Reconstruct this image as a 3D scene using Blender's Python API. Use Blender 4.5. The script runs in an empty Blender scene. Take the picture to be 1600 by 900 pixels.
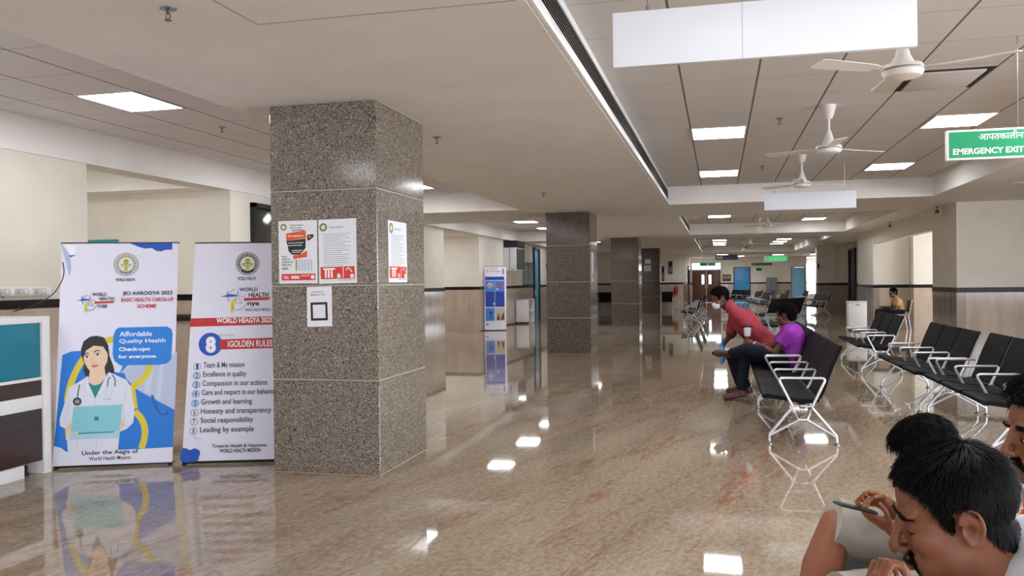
import bpy, bmesh, math, random
import numpy as np
from mathutils import Vector, Matrix, noise
from mathutils.bvhtree import BVHTree

SC = bpy.context.scene
PI = math.pi
R = math.radians
random.seed(7)

# ------------------------------------------------------------------ camera, world, exposure
FPX, YAW, PITCH, ROLL, EYE = 1322.77, 0.240184, -0.0069105, -0.0121339, 1.5
_f = Vector((-math.sin(YAW) * math.cos(PITCH), math.cos(YAW) * math.cos(PITCH), math.sin(PITCH)))
_r = Vector((math.cos(YAW), math.sin(YAW), 0))
_u = _r.cross(_f)
CR = math.cos(ROLL) * _r + math.sin(ROLL) * _u
CU = -math.sin(ROLL) * _r + math.cos(ROLL) * _u
CF = _f
CAMP = Vector((0, 0, EYE))
cam_data = bpy.data.cameras.new('camera')
cam_data.sensor_width = 36.0
cam_data.lens = FPX / 1600 * 36.0
cam_data.clip_start = 0.05
cam_data.clip_end = 300
cam = bpy.data.objects.new('camera', cam_data)
SC.collection.objects.link(cam)
cam.matrix_world = Matrix(((CR.x, CU.x, -CF.x, 0), (CR.y, CU.y, -CF.y, 0), (CR.z, CU.z, -CF.z, EYE), (0, 0, 0, 1)))
SC.camera = cam
world = bpy.data.worlds.new('world')
SC.world = world
world.use_nodes = True
world.node_tree.nodes['Background'].inputs[0].default_value = (0.8, 0.9, 1.0, 1)
world.node_tree.nodes['Background'].inputs[1].default_value = 0.6
SC.view_settings.view_transform = 'Standard'
SC.view_settings.look = 'None'
SC.view_settings.gamma = 1.0
SC.view_settings.use_curve_mapping = False
SC.view_settings.exposure = 1.12
PANEL = 9.8          # light panel emission strength
DAYLIGHT = 6.0        # glow of the assumed, unseen windows beside the camera
DAYLIGHT_B = 1.8      # glow of the assumed, unseen windows behind the camera
SC.cycles.use_denoising = True
SC.cycles.max_bounces = 9
SC.cycles.diffuse_bounces = 6
SC.cycles.glossy_bounces = 4
SC.cycles.sample_clamp_indirect = 6.0

def ray(px, py):
    return ((px - 800) / FPX) * CR + ((450 - py) / FPX) * CU + CF

def W(px, py, Z):
    return CAMP + ray(px, py) * Z

# ------------------------------------------------------------------ materials
def lin(c):
    c = c / 255.0
    return c / 12.92 if c <= 0.04045 else ((c + 0.055) / 1.055) ** 2.4

def S(r, g, b):
    return (lin(r), lin(g), lin(b), 1)

MATS = {}

def mat(name, col, rough=0.5, metal=0.0, emit=0.0, spec=0.5, coat=0.0, alpha=None):
    if name in MATS:
        return MATS[name]
    m = bpy.data.materials.new(name)
    m.use_nodes = True
    b = m.node_tree.nodes['Principled BSDF']
    b.inputs['Base Color'].default_value = S(*col)
    b.inputs['Roughness'].default_value = rough
    b.inputs['Metallic'].default_value = metal
    b.inputs['Specular IOR Level'].default_value = spec
    b.inputs['Coat Weight'].default_value = coat
    if emit:
        b.inputs['Emission Color'].default_value = S(*col)
        b.inputs['Emission Strength'].default_value = emit
    MATS[name] = m
    return m

class NT:
    def __init__(s, m):
        s.m = m; s.t = m.node_tree; s.b = s.t.nodes['Principled BSDF']
    def n(s, typ, **kw):
        nd = s.t.nodes.new(typ)
        for k, v in kw.items():
            if hasattr(nd, k): setattr(nd, k, v)
        return nd
    def l(s, a, b): s.t.links.new(a, b)
    def pos(s, scale=(1, 1, 1), obj=False):
        if obj:
            o = s.n('ShaderNodeTexCoord').outputs['Object']
        else:
            o = s.n('ShaderNodeNewGeometry').outputs['Position']
        mp = s.n('ShaderNodeMapping'); mp.inputs['Scale'].default_value = scale
        s.l(o, mp.inputs['Vector'])
        return mp.outputs['Vector']
    def noise(s, vec, scale, detail=4, rough=0.55, dist=0.0):
        t = s.n('ShaderNodeTexNoise'); t.inputs['Scale'].default_value = scale
        t.inputs['Detail'].default_value = detail; t.inputs['Roughness'].default_value = rough
        t.inputs['Distortion'].default_value = dist
        s.l(vec, t.inputs['Vector']); return t.outputs['Fac']
    def ramp(s, fac, stops):
        r = s.n('ShaderNodeValToRGB'); e = r.color_ramp.elements
        while len(e) < len(stops): e.new(0.5)
        for i, (p, c) in enumerate(stops):
            e[i].position = p; e[i].color = c if len(c) == 4 else S(*c)
        s.l(fac, r.inputs['Fac']); return r.outputs['Color']
    def mix(s, fac, a, b, mode='MIX'):
        x = s.n('ShaderNodeMix'); x.data_type = 'RGBA'; x.blend_type = mode
        for v, i in ((fac, 0), (a, 6), (b, 7)):
            if hasattr(v, 'is_output'): s.l(v, x.inputs[i])
            else: x.inputs[i].default_value = v
        return x.outputs[2]
    def bump(s, h, strength=0.2, dist=0.01):
        b = s.n('ShaderNodeBump'); b.inputs['Strength'].default_value = strength; b.inputs['Distance'].default_value = dist
        s.l(h, b.inputs['Height']); s.l(b.outputs['Normal'], s.b.inputs['Normal'])
    def math(s, op, a, b=0.0):
        x = s.n('ShaderNodeMath'); x.operation = op
        for v, i in ((a, 0), (b, 1)):
            if hasattr(v, 'is_output'): s.l(v, x.inputs[i])
            else: x.inputs[i].default_value = v
        return x.outputs[0]

def axisval(t, axis):
    g = t.n('ShaderNodeNewGeometry'); sx = t.n('ShaderNodeSeparateXYZ'); t.l(g.outputs['Position'], sx.inputs[0])
    return sx.outputs[axis]

def lines(t, val, pitch, off, width):
    """1 on thin joint lines repeated every pitch"""
    a = t.math('SUBTRACT', val, off); a = t.math('DIVIDE', a, pitch)
    fr = t.math('FRACT', a); d = t.math('ABSOLUTE', t.math('SUBTRACT', fr, 0.5))
    return t.math('GREATER_THAN', d, 0.5 - width / pitch / 2)

def m_floor():
    m = mat('polished_floor_granite', (150, 128, 108), 0.035, spec=0.42)
    t = NT(m)
    def vec(rot, sc):
        o = t.n('ShaderNodeNewGeometry').outputs['Position']; mp = t.n('ShaderNodeMapping')
        mp.vector_type = 'TEXTURE'; mp.inputs['Rotation'].default_value = (0, 0, rot); mp.inputs['Scale'].default_value = sc
        t.l(o, mp.inputs['Vector']); return mp.outputs['Vector']
    A = R(75)
    base = t.noise(vec(A, (2.6, .55, 1)), 1.1, 6, 0.6, 0.5)
    c1 = t.ramp(base, [(0.30, (140, 125, 105)), (0.5, (167, 151, 130)), (0.72, (190, 174, 152))])
    flake = t.noise(vec(A, (1.7, .95, 1)), 30, 5, 0.68, 0.5)
    c2 = t.mix(t.ramp(flake, [(0.36, (0, 0, 0)), (0.66, (255, 255, 255))]), S(110, 92, 74), S(208, 191, 168))
    c = t.mix(0.38, c1, c2)
    dark = t.noise(vec(A, (2.0, .85, 1)), 15, 7, 0.72, 0.8)
    c = t.mix(t.ramp(dark, [(0.57, (0, 0, 0)), (0.70, (120, 120, 120))]), c, S(96, 76, 58))
    big = t.noise(vec(A, (3.2, .42, 1)), .62, 3, 0.5, 0.9)
    bm = t.ramp(big, [(0.47, (0, 0, 0)), (0.56, (255, 255, 255)), (0.66, (0, 0, 0))])
    red = t.noise(vec(A, (2.8, .6, 1)), 9, 8, 0.75, 1.0)
    rm = t.ramp(red, [(0.46, (0, 0, 0)), (0.62, (235, 235, 235))])
    c = t.mix(t.math('MULTIPLY', bm, rm), c, S(146, 84, 52))
    rm2 = t.ramp(t.noise(vec(A, (1.4, .7, 1)), 7, 8, 0.72, 1.2), [(0.60, (0, 0, 0)), (0.74, (80, 80, 80))])
    c = t.mix(rm2, c, S(156, 112, 80))
    jx = lines(t, axisval(t, 0), 0.75, 0.1, 0.004); jy = lines(t, axisval(t, 1), 0.75, 0.25, 0.004)
    j = t.math('MAXIMUM', jx, jy)
    c = t.mix(t.math('MULTIPLY', j, 0.3), c, S(84, 68, 56))
    t.l(c, t.b.inputs['Base Color'])
    t.bump(t.noise(t.pos((1, 1, 1)), 3.0, 2), 0.012, 0.02)
    return m

def m_granite(name='column_granite', dark=1.0):
    m = mat(name, (125, 110, 96), 0.12, spec=0.5)
    t = NT(m)
    v = t.pos((1, 1, 1))
    n1 = t.noise(v, 36, 2, 0.5, 4.5)
    n2 = t.noise(v, 24, 4, 0.6, 0.5)
    c = t.ramp(n1, [(0.38, (60, 53, 46)), (0.46, (104, 95, 84)), (0.54, (126, 116, 105)), (0.62, (182, 173, 161))])
    c = t.mix(t.ramp(n2, [(0.3, (60, 60, 60)), (0.7, (0, 0, 0))]), c, S(84, 70, 59))
    t.l(c, t.b.inputs['Base Color'])
    return m

def m_granite2():
    m = mat('brown_column_granite', (84, 70, 60), 0.1, spec=0.5)
    t = NT(m)
    n1 = t.noise(t.pos((1, 1, 1)), 30, 4, 0.65, 1.6)
    t.l(t.ramp(n1, [(0.34, (62, 53, 46)), (0.5, (92, 81, 72)), (0.68, (128, 116, 104))]), t.b.inputs['Base Color'])
    return m

def m_dado(name, cols, rough=0.12):
    m = mat(name, cols[1], rough, spec=0.45)
    t = NT(m)
    n = t.noise(t.pos((1.2, 1.2, 0.25)), 3.5, 4, 0.55, 0.3)
    c = t.ramp(n, [(0.3, cols[0]), (0.7, cols[2])])
    h = t.math('ADD', axisval(t, 0), axisval(t, 1))
    j = t.math('MAXIMUM', lines(t, h, 0.6, 0.1, 0.004), lines(t, axisval(t, 2), 0.62, 0.0, 0.004))
    c = t.mix(t.math('MULTIPLY', j, 0.45), c, S(112, 96, 84))
    t.l(c, t.b.inputs['Base Color'])
    return m

def m_plain(name, col, rough=0.85, amt=6, scale=2.0, spec=0.3):
    m = mat(name, col, rough, spec=spec)
    t = NT(m)
    n = t.noise(t.pos((1, 1, 1)), scale, 4)
    lo = tuple(max(0, x - amt) for x in col); hi = tuple(min(255, x + amt) for x in col)
    t.l(t.ramp(n, [(0.35, lo), (0.65, hi)]), t.b.inputs['Base Color'])
    return m

def m_tile(name, px, ox, py, oy, col=(226, 222, 218)):
    m = mat(name, col, 0.85, spec=0.2)
    t = NT(m)
    n = t.noise(t.pos((1, 1, 1)), 140, 3)
    c = t.ramp(n, [(0.35, tuple(x - 9 for x in col)), (0.65, col)])
    jx = lines(t, axisval(t, 0), px, ox, 0.018); jy = lines(t, axisval(t, 1), py, oy, 0.012)
    c = t.mix(t.math('MULTIPLY', jy, 0.45), c, S(120, 113, 107))
    c = t.mix(t.math('MULTIPLY', jx, 0.85), c, S(84, 78, 73))
    t.l(c, t.b.inputs['Base Color'])
    return m

def m_wood(name, a, b, rough=0.35, scale=(18, 1.2, 18)):
    m = mat(name, a, rough)
    t = NT(m)
    n = t.noise(t.pos(scale), 2.0, 6, 0.6, 0.4)
    t.l(t.ramp(n, [(0.35, a), (0.65, b)]), t.b.inputs['Base Color'])
    return m

FLOOR = m_floor(); GRAN = m_granite(); GRAN2 = m_granite2(); GROUT = mat('pale_grout', (176, 166, 154), 0.6)
PAINT = m_plain('cream_wall_paint', (230, 224, 211), 0.55, 3)
GYP = m_plain('gypsum_ceiling_paint', (238, 234, 229), 0.8, 3)
DADO = m_dado('beige_dado_tile', ((176, 158, 142), (186, 168, 152), (197, 180, 164)))
DADO_D = m_dado('brown_marble_dado', ((140, 130, 122), (163, 153, 144), (186, 176, 166)), 0.1)
BAND = mat('black_granite_band', (24, 18, 16), 0.35, spec=.25)
BLACKV = m_plain('black_vinyl', (9, 9, 12), 0.6, 2, 60, .15)
CHROME = mat('polished_aluminium', (222, 224, 229), 0.3, 0.7)
CHROMED = mat('satin_steel', (150, 152, 156), 0.3, 0.9)
WHITE = mat('white_enamel', (240, 240, 240), 0.35)
SIGNW = mat('white_sign_panel', (236, 240, 246), 0.4)
FANW = mat('fan_white', (232, 228, 222), 0.4)
LED = mat('led_diffuser', (248, 251, 255), 0.5, emit=PANEL)
ALU = mat('panel_frame_white', (225, 224, 222), 0.4)
BLK = mat('matt_black', (18, 18, 19), 0.6)
DARKG = mat('dark_grey', (52, 50, 50), 0.5)
GREEN = mat('sign_green', (0, 148, 96), 0.4)
REDP = mat('print_red', (196, 40, 40), 0.5)
PAPER = mat('white_paper', (236, 238, 244), 0.6)
BRASS = mat('sprinkler_brass', (120, 104, 84), 0.35, 0.8)

# ------------------------------------------------------------------ object helpers
COL = SC.collection

def props(o, label=None, cat=None, group=None, kind=None):
    if label: o['label'] = label
    if cat: o['category'] = cat
    if group: o['group'] = group
    if kind: o['kind'] = kind
    return o

def thing(name, label, cat, loc=(0, 0, 0), rz=0.0, group=None):
    o = bpy.data.objects.new(name, None)
    o.empty_display_size = 0.1
    COL.objects.link(o)
    o.location = loc; o.rotation_euler = (0, 0, rz)
    return props(o, label, cat, group)

def link_mesh(name, me, parent=None):
    o = bpy.data.objects.new(name, me)
    COL.objects.link(o)
    if parent is not None: o.parent = parent
    return o

def copy_tree(o, parent=None):
    c = o.copy(); COL.objects.link(c)
    if parent is not None: c.parent = parent
    for ch in list(o.children): copy_tree(ch, c)
    return c

def again(proto, loc, rz=None, label=None, group=None):
    c = copy_tree(proto); c.location = loc
    if rz is not None: c.rotation_euler = (0, 0, rz)
    if label: c['label'] = label
    if group: c['group'] = group
    return c

def frame_path(pts):
    pts = [Vector(p) for p in pts]; n = len(pts); T = []
    for i in range(n):
        d = (pts[min(i + 1, n - 1)] - pts[max(i - 1, 0)])
        T.append(d.normalized() if d.length > 1e-9 else Vector((0, 0, 1)))
    a = Vector((0, 0, 1)) if abs(T[0].z) < 0.9 else Vector((1, 0, 0))
    u = (a - T[0] * a.dot(T[0])).normalized(); U = [u]
    for i in range(1, n):
        u = U[-1] - T[i] * U[-1].dot(T[i])
        U.append(u.normalized() if u.length > 1e-6 else U[-1])
    return pts, T, U

def smooth_path(pts, sub=5):
    P = [Vector(p) for p in pts]; out = []
    for i in range(len(P) - 1):
        p0 = P[max(i - 1, 0)]; p1 = P[i]; p2 = P[i + 1]; p3 = P[min(i + 2, len(P) - 1)]
        for k in range(sub):
            t = k / sub
            out.append(0.5 * ((2 * p1) + (p2 - p0) * t + (2 * p0 - 5 * p1 + 4 * p2 - p3) * t * t + (3 * p1 - p0 - 3 * p2 + p3) * t ** 3))
    out.append(P[-1]); return out

def round_path(pts, r=0.03, sub=5):
    """polyline with rounded corners"""
    P = [Vector(p) for p in pts]; out = [P[0]]
    for i in range(1, len(P) - 1):
        a = (P[i - 1] - P[i]); b = (P[i + 1] - P[i]); k = min(r, a.length * .45, b.length * .45)
        a = P[i] + a.normalized() * k; b = P[i] + b.normalized() * k
        for j in range(sub + 1):
            t = j / sub; out.append((1 - t) ** 2 * a + 2 * t * (1 - t) * P[i] + t * t * b)
    out.append(P[-1]); return out

class MB:
    def __init__(s, *mats):
        s.bm = bmesh.new(); s.mats = list(mats); s.cur = 0
    def use(s, m):
        if m not in s.mats: s.mats.append(m)
        s.cur = s.mats.index(m); return s
    def _f(s, vs):
        try:
            f = s.bm.faces.new(vs); f.material_index = s.cur; return f
        except ValueError:
            return None
    def box(s, c, d, rot=None, bev=0.0, seg=2):
        vs = []
        M = rot if rot is not None else Matrix.Identity(3)
        for z in (-.5, .5):
            for x, y in ((-.5, -.5), (.5, -.5), (.5, .5), (-.5, .5)):
                vs.append(s.bm.verts.new(Vector(c) + M @ Vector((x * d[0], y * d[1], z * d[2]))))
        fs = [s._f([vs[i] for i in q]) for q in ((3, 2, 1, 0), (4, 5, 6, 7), (0, 1, 5, 4), (1, 2, 6, 5), (2, 3, 7, 6), (3, 0, 4, 7))]
        if bev > 0:
            es = list({e for f in fs for e in f.edges})
            bmesh.ops.bevel(s.bm, geom=es, offset=bev, segments=seg, affect='EDGES', profile=0.5, material=-1)
        return s
    def b2(s, lo, hi, bev=0.0, seg=2):
        return s.box([(a + b) / 2 for a, b in zip(lo, hi)], [abs(b - a) for a, b in zip(lo, hi)], None, bev, seg)
    def tube(s, pts, r, seg=8, caps=True, closed=False, flat=1.0):
        pts, T, U = frame_path(pts); n = len(pts)
        rr = r if hasattr(r, '__len__') else [r] * n
        rings = []
        for p, t, u, q in zip(pts, T, U, rr):
            v = t.cross(u)
            rings.append([s.bm.verts.new(p + u * (q * math.cos(2 * PI * k / seg)) + v * (q * flat * math.sin(2 * PI * k / seg))) for k in range(seg)])
        m = n if closed else n - 1
        for i in range(m):
            a, b = rings[i], rings[(i + 1) % n]
            for k in range(seg):
                s._f([a[k], a[(k + 1) % seg], b[(k + 1) % seg], b[k]])
        if caps and not closed:
            s._f(rings[0][::-1]); s._f(rings[-1])
        return s
    def capsule(s, pts, radii, seg=14, flat=1.0):
        """closed blobby tube with round ends"""
        P = [Vector(p) for p in pts]
        d0 = (P[0] - P[1]).normalized(); d1 = (P[-1] - P[-2]).normalized()
        A, RA = [], []
        for a in (80, 55, 28):
            A.append(P[0] + d0 * radii[0] * math.sin(R(a))); RA.append(radii[0] * math.cos(R(a)))
        B, RB = [], []
        for a in (28, 55, 80):
            B.append(P[-1] + d1 * radii[-1] * math.sin(R(a))); RB.append(radii[-1] * math.cos(R(a)))
        return s.tube(A + P + B, RA + list(radii) + RB, seg, True, False, flat)
    def lathe(s, prof, seg=20, c=(0, 0, 0), M=None):
        M = M if M is not None else Matrix.Identity(3); c = Vector(c); rings = []
        for r, z in prof:
            if r < 1e-6:
                rings.append([s.bm.verts.new(c + M @ Vector((0, 0, z)))])
            else:
                rings.append([s.bm.verts.new(c + M @ Vector((r * math.cos(2 * PI * k / seg), r * math.sin(2 * PI * k / seg), z))) for k in range(seg)])
        for a, b in zip(rings, rings[1:]):
            for k in range(seg):
                k2 = (k + 1) % seg
                if len(a) == 1 and len(b) == 1: continue
                if len(a) == 1: s._f([a[0], b[k2], b[k]])
                elif len(b) == 1: s._f([a[k], a[k2], b[0]])
                else: s._f([a[k], a[k2], b[k2], b[k]])
        if len(rings[0]) > 1: s._f(rings[0][::-1])
        if len(rings[-1]) > 1: s._f(rings[-1])
        return s
    def prism(s, poly, n):
        """closed polygon (3-D points) extruded by vector n"""
        n = Vector(n)
        a = [s.bm.verts.new(Vector(p)) for p in poly]; b = [s.bm.verts.new(Vector(p) + n) for p in poly]
        s._f(a[::-1]); s._f(b)
        for i in range(len(a)):
            j = (i + 1) % len(a); s._f([a[i], a[j], b[j], b[i]])
        return s
    def quad(s, *p):
        s._f([s.bm.verts.new(Vector(q)) for q in p]); return s
    def ell(s, c, r, M=None, seg=16):
        rings = [(math.sin(PI * k / (seg // 2)), -math.cos(PI * k / (seg // 2))) for k in range(seg // 2 + 1)]
        M = M if M is not None else Matrix.Identity(3)
        D = M @ Matrix.Diagonal(Vector(r))
        return s.lathe([(0 if k in (0, seg // 2) else a, b) for k, (a, b) in enumerate(rings)], seg, c, D)
    def build(s, name, parent=None, ang=40, flip=True):
        if flip: bmesh.ops.recalc_face_normals(s.bm, faces=s.bm.faces[:])
        me = bpy.data.meshes.new(name)
        s.bm.to_mesh(me); s.bm.free()
        for m in s.mats: me.materials.append(m)
        if ang is not None:
            me.shade_smooth(); me.set_sharp_from_angle(angle=R(ang))
        return link_mesh(name, me, parent)

def struct(o):
    o['kind'] = 'structure'; return o

# text: flat letters as vertices and faces, cached
_TXT = {}
def letters(s, bold=0.0):
    k = (s, bold)
    if k not in _TXT:
        c = bpy.data.curves.new('lettering', 'FONT'); c.body = s; c.offset = bold; c.resolution_u = 3
        o = bpy.data.objects.new('lettering', c); COL.objects.link(o)
        dg = bpy.context.evaluated_depsgraph_get()
        me = bpy.data.meshes.new_from_object(o.evaluated_get(dg))
        vs = [v.co.copy() for v in me.vertices]; fs = [tuple(p.vertices) for p in me.polygons]
        bpy.data.objects.remove(o); bpy.data.curves.remove(c); bpy.data.meshes.remove(me)
        _TXT[k] = (vs, fs)
    return _TXT[k]

class Print:
    """flat printing on a plane: origin O, right U, up V, normal N"""
    def __init__(s, O, U, V, dl=.00008):
        s.dl = dl; s.O = Vector(O); s.U = Vector(U).normalized(); s.N = s.U.cross(Vector(V)).normalized(); s.V = s.N.cross(s.U)
        s.mb = MB(); s.tx = s.mb; s.lay = 0
    def uv(s, px, py):
        d = ray(px, py); t = (s.O - CAMP).dot(s.N) / d.dot(s.N); p = CAMP + d * t - s.O
        return p.dot(s.U), p.dot(s.V)
    def at(s, u, v, h): return s.O + s.U * u + s.V * v + s.N * h
    def poly(s, uvs, m, h=None):
        if h is None: s.lay += 1; h = s.dl * s.lay
        s.mb.use(m)
        vs = [s.mb.bm.verts.new(s.at(u, v, h)) for u, v in uvs]
        f = s.mb._f(vs)
        if f:
            f.normal_update()
            if f.normal.dot(s.N) < 0: f.normal_flip()
        return s
    def pp(s, pts, m, cv=lambda x, y: (x, y), smooth=False):
        q = [s.uv(*cv(*p)) for p in pts]
        if smooth:
            P = [Vector((a, b, 0)) for a, b in q]; P = smooth_path([P[-1]] + P + [P[0], P[1]], 4)[4:-4]
            q = [(p.x, p.y) for p in P[:-1]]
        return s.poly(q, m)
    def stroke(s, pts, w, m, cv=lambda x, y: (x, y), closed=False):
        q = [Vector(s.uv(*cv(*p))) for p in pts]
        P = smooth_path([Vector((a.x, a.y, 0)) for a in q], 4) if len(q) > 2 else [Vector((a.x, a.y, 0)) for a in q]
        s.lay += 1; s.mb.use(m); L = []; Rr = []
        for i, p in enumerate(P):
            d = (P[min(i + 1, len(P) - 1)] - P[max(i - 1, 0)]).normalized(); n = Vector((-d.y, d.x, 0)) * w / 2
            L.append(s.mb.bm.verts.new(s.at(p.x + n.x, p.y + n.y, s.dl * s.lay))); Rr.append(s.mb.bm.verts.new(s.at(p.x - n.x, p.y - n.y, s.dl * s.lay)))
        for i in range(len(P) - 1): s.mb._f([L[i], Rr[i], Rr[i + 1], L[i + 1]])
        return s
    def disc(s, px, py, r, m, cv=lambda x, y: (x, y), n=28, r2=None):
        u, v = s.uv(*cv(px, py))
        return s.disc_uv(u, v, r, m, n, r2)
    def disc_uv(s, u, v, r, m, n=28, r2=None):
        r2 = r2 or r
        return s.poly([(u + r * math.cos(2 * PI * k / n), v + r2 * math.sin(2 * PI * k / n)) for k in range(n)], m)
    def text_uv(s, txt, u, v, w, h, m, bold=0.0, skew=0.0):
        vs, fs = letters(txt, bold)
        if not vs: return s
        x0 = min(a.x for a in vs); x1 = max(a.x for a in vs); y0 = min(a.y for a in vs); y1 = max(a.y for a in vs)
        s.lay += 1; s.tx.use(m); hh = s.dl * s.lay
        nv = [s.tx.bm.verts.new(s.at(u + (a.x - x0) / (x1 - x0) * w + skew * (a.y - y0), v + (a.y - y0) / (y1 - y0) * h, hh)) for a in vs]
        for f in fs: s.tx._f([nv[i] for i in f])
        return s
    def text(s, txt, x0, y0, x1, y1, m, cv=lambda x, y: (x, y), bold=0.0):
        """letters filling the pixel box (left, bottom) .. (right, top)"""
        a = s.uv(*cv(x0, y0)); b = s.uv(*cv(x1, y0)); c = s.uv(*cv(x0, y1))
        return s.text_uv(txt, a[0], a[1], b[0] - a[0], c[1] - a[1], m, bold)
    def build(s, name, parent=None):
        o = s.mb.build(name, None, None, flip=False)
        if parent is not None:
            o.parent = parent; o.matrix_parent_inverse = parent_world(parent).inverted()
        return o

def parent_world(p):
    M = Matrix.LocRotScale(p.location, p.rotation_euler, p.scale)
    return parent_world(p.parent) @ M if p.parent else M
# ------------------------------------------------------------------ the building
XL, XR, ZC = -7.15, 4.45, 2.94          # left wall, right wall, plain ceiling
o = struct(MB(FLOOR).b2((-12.5, -8.2, -0.12), (9.5, 66, 0)).build('floor', ang=None))

# trays: (x0, x1, y0, y1, top, material)
TILE_R = m_tile('ceiling_tile', 0.655, -0.31, 0.805, 0.575)
TILE_L = m_tile('ceiling_tile_left', 0.655, -5.95, 0.76, 0.08, (236, 232, 236))
TRAYS = [(-.95, 3.70, -3.0, 16.4, 3.28, TILE_R), (-.92, 3.74, 19.6, 27.7, 3.28, TILE_R), (-.88, 3.76, 30.4, 47.0, 3.28, TILE_R),
         (-7.13, -3.85, -2.0, 16.47, 3.33, TILE_L), (-6.95, -3.9, 19.6, 29.4, 3.3, TILE_L), (-6.9, -3.9, 31.0, 43.0, 3.3, TILE_L),
         (-10.2, -7.5, 8.75, 10.95, 3.3, GYP)]
xs = sorted({-12.5, 9.5, *[t[0] for t in TRAYS], *[t[1] for t in TRAYS]})
ys = sorted({-8.2, 66.0, *[t[2] for t in TRAYS], *[t[3] for t in TRAYS]})
mb = MB(GYP)
for i in range(len(xs) - 1):
    for j in range(len(ys) - 1):
        cx, cy = (xs[i] + xs[i + 1]) / 2, (ys[j] + ys[j + 1]) / 2
        if not any(t[0] < cx < t[1] and t[2] < cy < t[3] for t in TRAYS):
            mb.b2((xs[i], ys[j], ZC), (xs[i + 1], ys[j + 1], ZC + .05))
for x0, x1, y0, y1, zt, m in TRAYS:
    z0 = ZC + .05
    mb.b2((x0 - .05, y0 - .05, z0), (x0, y1 + .05, zt + .05)).b2((x1, y0 - .05, z0), (x1 + .05, y1 + .05, zt + .05))
    mb.b2((x0, y0 - .05, z0), (x1, y0, zt + .05)).b2((x0, y1, z0), (x1, y1 + .05, zt + .05))
struct(mb.build('ceiling', ang=None, flip=False))
for t in TRAYS:
    struct(MB(t[5]).b2((t[0], t[2], t[4]), (t[1], t[3], t[4] + .05)).build('ceiling_tray', ang=None))
mb = MB(mat('ceiling_board_joint', (150, 138, 127), 0.8))
for a, b in (((-2.46, 1.0), (-2.46, 4.22)), ((-2.46, 4.22), (-1.0, 4.22))):
    mb.b2((a[0] - .003, a[1] - .003, ZC - .002), (b[0] + .003, b[1] + .003, ZC + .01))
struct(mb.build('trim_1', ang=None))


def wall(name, p0, p1, th=0.15, left=True, z0=0.0, z1=2.96, zd=1.28, bh=.095, dm=DADO, dado=True, paint=PAINT):
    """straight wall from p0 to p1; left: thickness goes to the left of the run"""
    a = Vector((*p0, 0)); b = Vector((*p1, 0)); d = (b - a).normalized()
    n = Vector((-d.y, d.x, 0)) * (1 if left else -1)
    mb = MB(paint, dm, BAND)
    def slab(m, za, zb, out):
        mb.use(m); q = [a - n * out, b - n * out, b + n * th, a + n * th]
        mb.prism([(p.x, p.y, za) for p in q], (0, 0, zb - za))
    if dado and z0 < zd:
        slab(dm, z0, zd, .008); slab(BAND, zd, zd + bh, .014); slab(paint, zd + bh, z1, 0)
    else:
        slab(paint, z0, z1, 0)
    return struct(mb.build(name, ang=None))

# left side
wall('wall_left', (XL, -8), (XL, 8.42))
wall('wall_left', (XL - .15, 8.42), (-10.2, 8.42))                       # niche, near return
wall('wall_left', (-10.2, 8.42), (-10.2, 11.4))
wall('wall_left', (-10.2, 11.4), (XL - .15, 11.4))
wall('wall_left', (XL, 11.4), (XL, 11.95))
wall('wall_left', (XL, 11.95), (XL, 13.05), z0=2.8, dado=False)
wall('wall_left', (XL, 13.05), (XL, 21.58))
wall('wall_left', (XL - .15, 21.58), (-9.6, 21.58))
wall('wall_left', (-9.6, 21.58), (-9.6, 25.0))
wall('wall_left', (-9.6, 25.0), (XL - .15, 25.0))
wall('wall_left', (XL, 25.0), (XL, 30.9))
wall('wall_left', (XL, 30.9), (XL, 32.7), z0=2.25, dado=False)
wall('wall_left', (XL, 30.9), (XL, 32.7), z1=1.376)
wall('wall_left', (XL, 32.7), (XL, 33.75), z0=2.86, dado=False)
wall('wall_left', (XL, 33.75), (XL, 45.5))
wall('wall_end', (XL, 45.5), (-2.0, 45.5))
wall('wall_end', (-1.85, 45.5), (-1.85, 57.0))
# far wall with brown double door, two blue doors, bright passage
ZD = 1.2
wall('wall_far', (-1.85, 57), (-1.72, 57), zd=ZD)
wall('wall_far', (.08, 57), (.9, 57), zd=ZD)
wall('wall_far', (-1.72, 57), (.08, 57), z0=2.62, dado=False)
wall('wall_far', (.9, 57), (1.96, 57), z0=2.3, dado=False)
wall('wall_far', (1.96, 57), (4.46, 57), zd=ZD)
wall('wall_far', (4.46, 57), (5.34, 57), z0=2.28, dado=False)
wall('wall_far', (5.34, 57), (5.42, 57), zd=ZD)
wall('wall_far', (5.42, 57), (6.7, 57), z0=2.9, dado=False)
wall('wall_far', (6.7, 57), (9.5, 57), zd=ZD)
wall('wall_passage', (5.0, 64), (9.5, 64), zd=ZD)
wall('wall_passage', (9.0, 57), (9.0, 64), left=False, zd=ZD)
# right side
ZR = 1.195
wall('wall_right', (XR, 17.9), (XR, 19.8), left=False, zd=ZR, dm=DADO_D)
wall('wall_right', (XR, 19.8), (XR, 27.0), left=False, z0=2.5, dado=False)
wall('wall_right', (XR, 27.0), (XR, 29.85), left=False, zd=ZR, dm=DADO_D)
wall('wall_right', (XR + .15, 17.9), (9.3, 17.9), zd=ZR)
wall('wall_right', (XR + .15, 27.0), (5.45, 27.0), zd=ZR)
wall('wall_right', (5.45, 26.5), (9.4, 26.5), zd=ZR, th=.4)
wall('wall_right', (9.4, 18.05), (9.4, 26.55), left=False, zd=ZR)
wall('wall_right', (XR + .15, 29.85), (5.4, 29.85), left=False, zd=ZR)
wall('wall_right', (5.4, 29.85), (5.4, 36.6), left=False, zd=ZR)
wall('wall_right', (5.4, 36.6), (5.4, 38.3), left=False, z0=2.72, dado=False)
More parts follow.
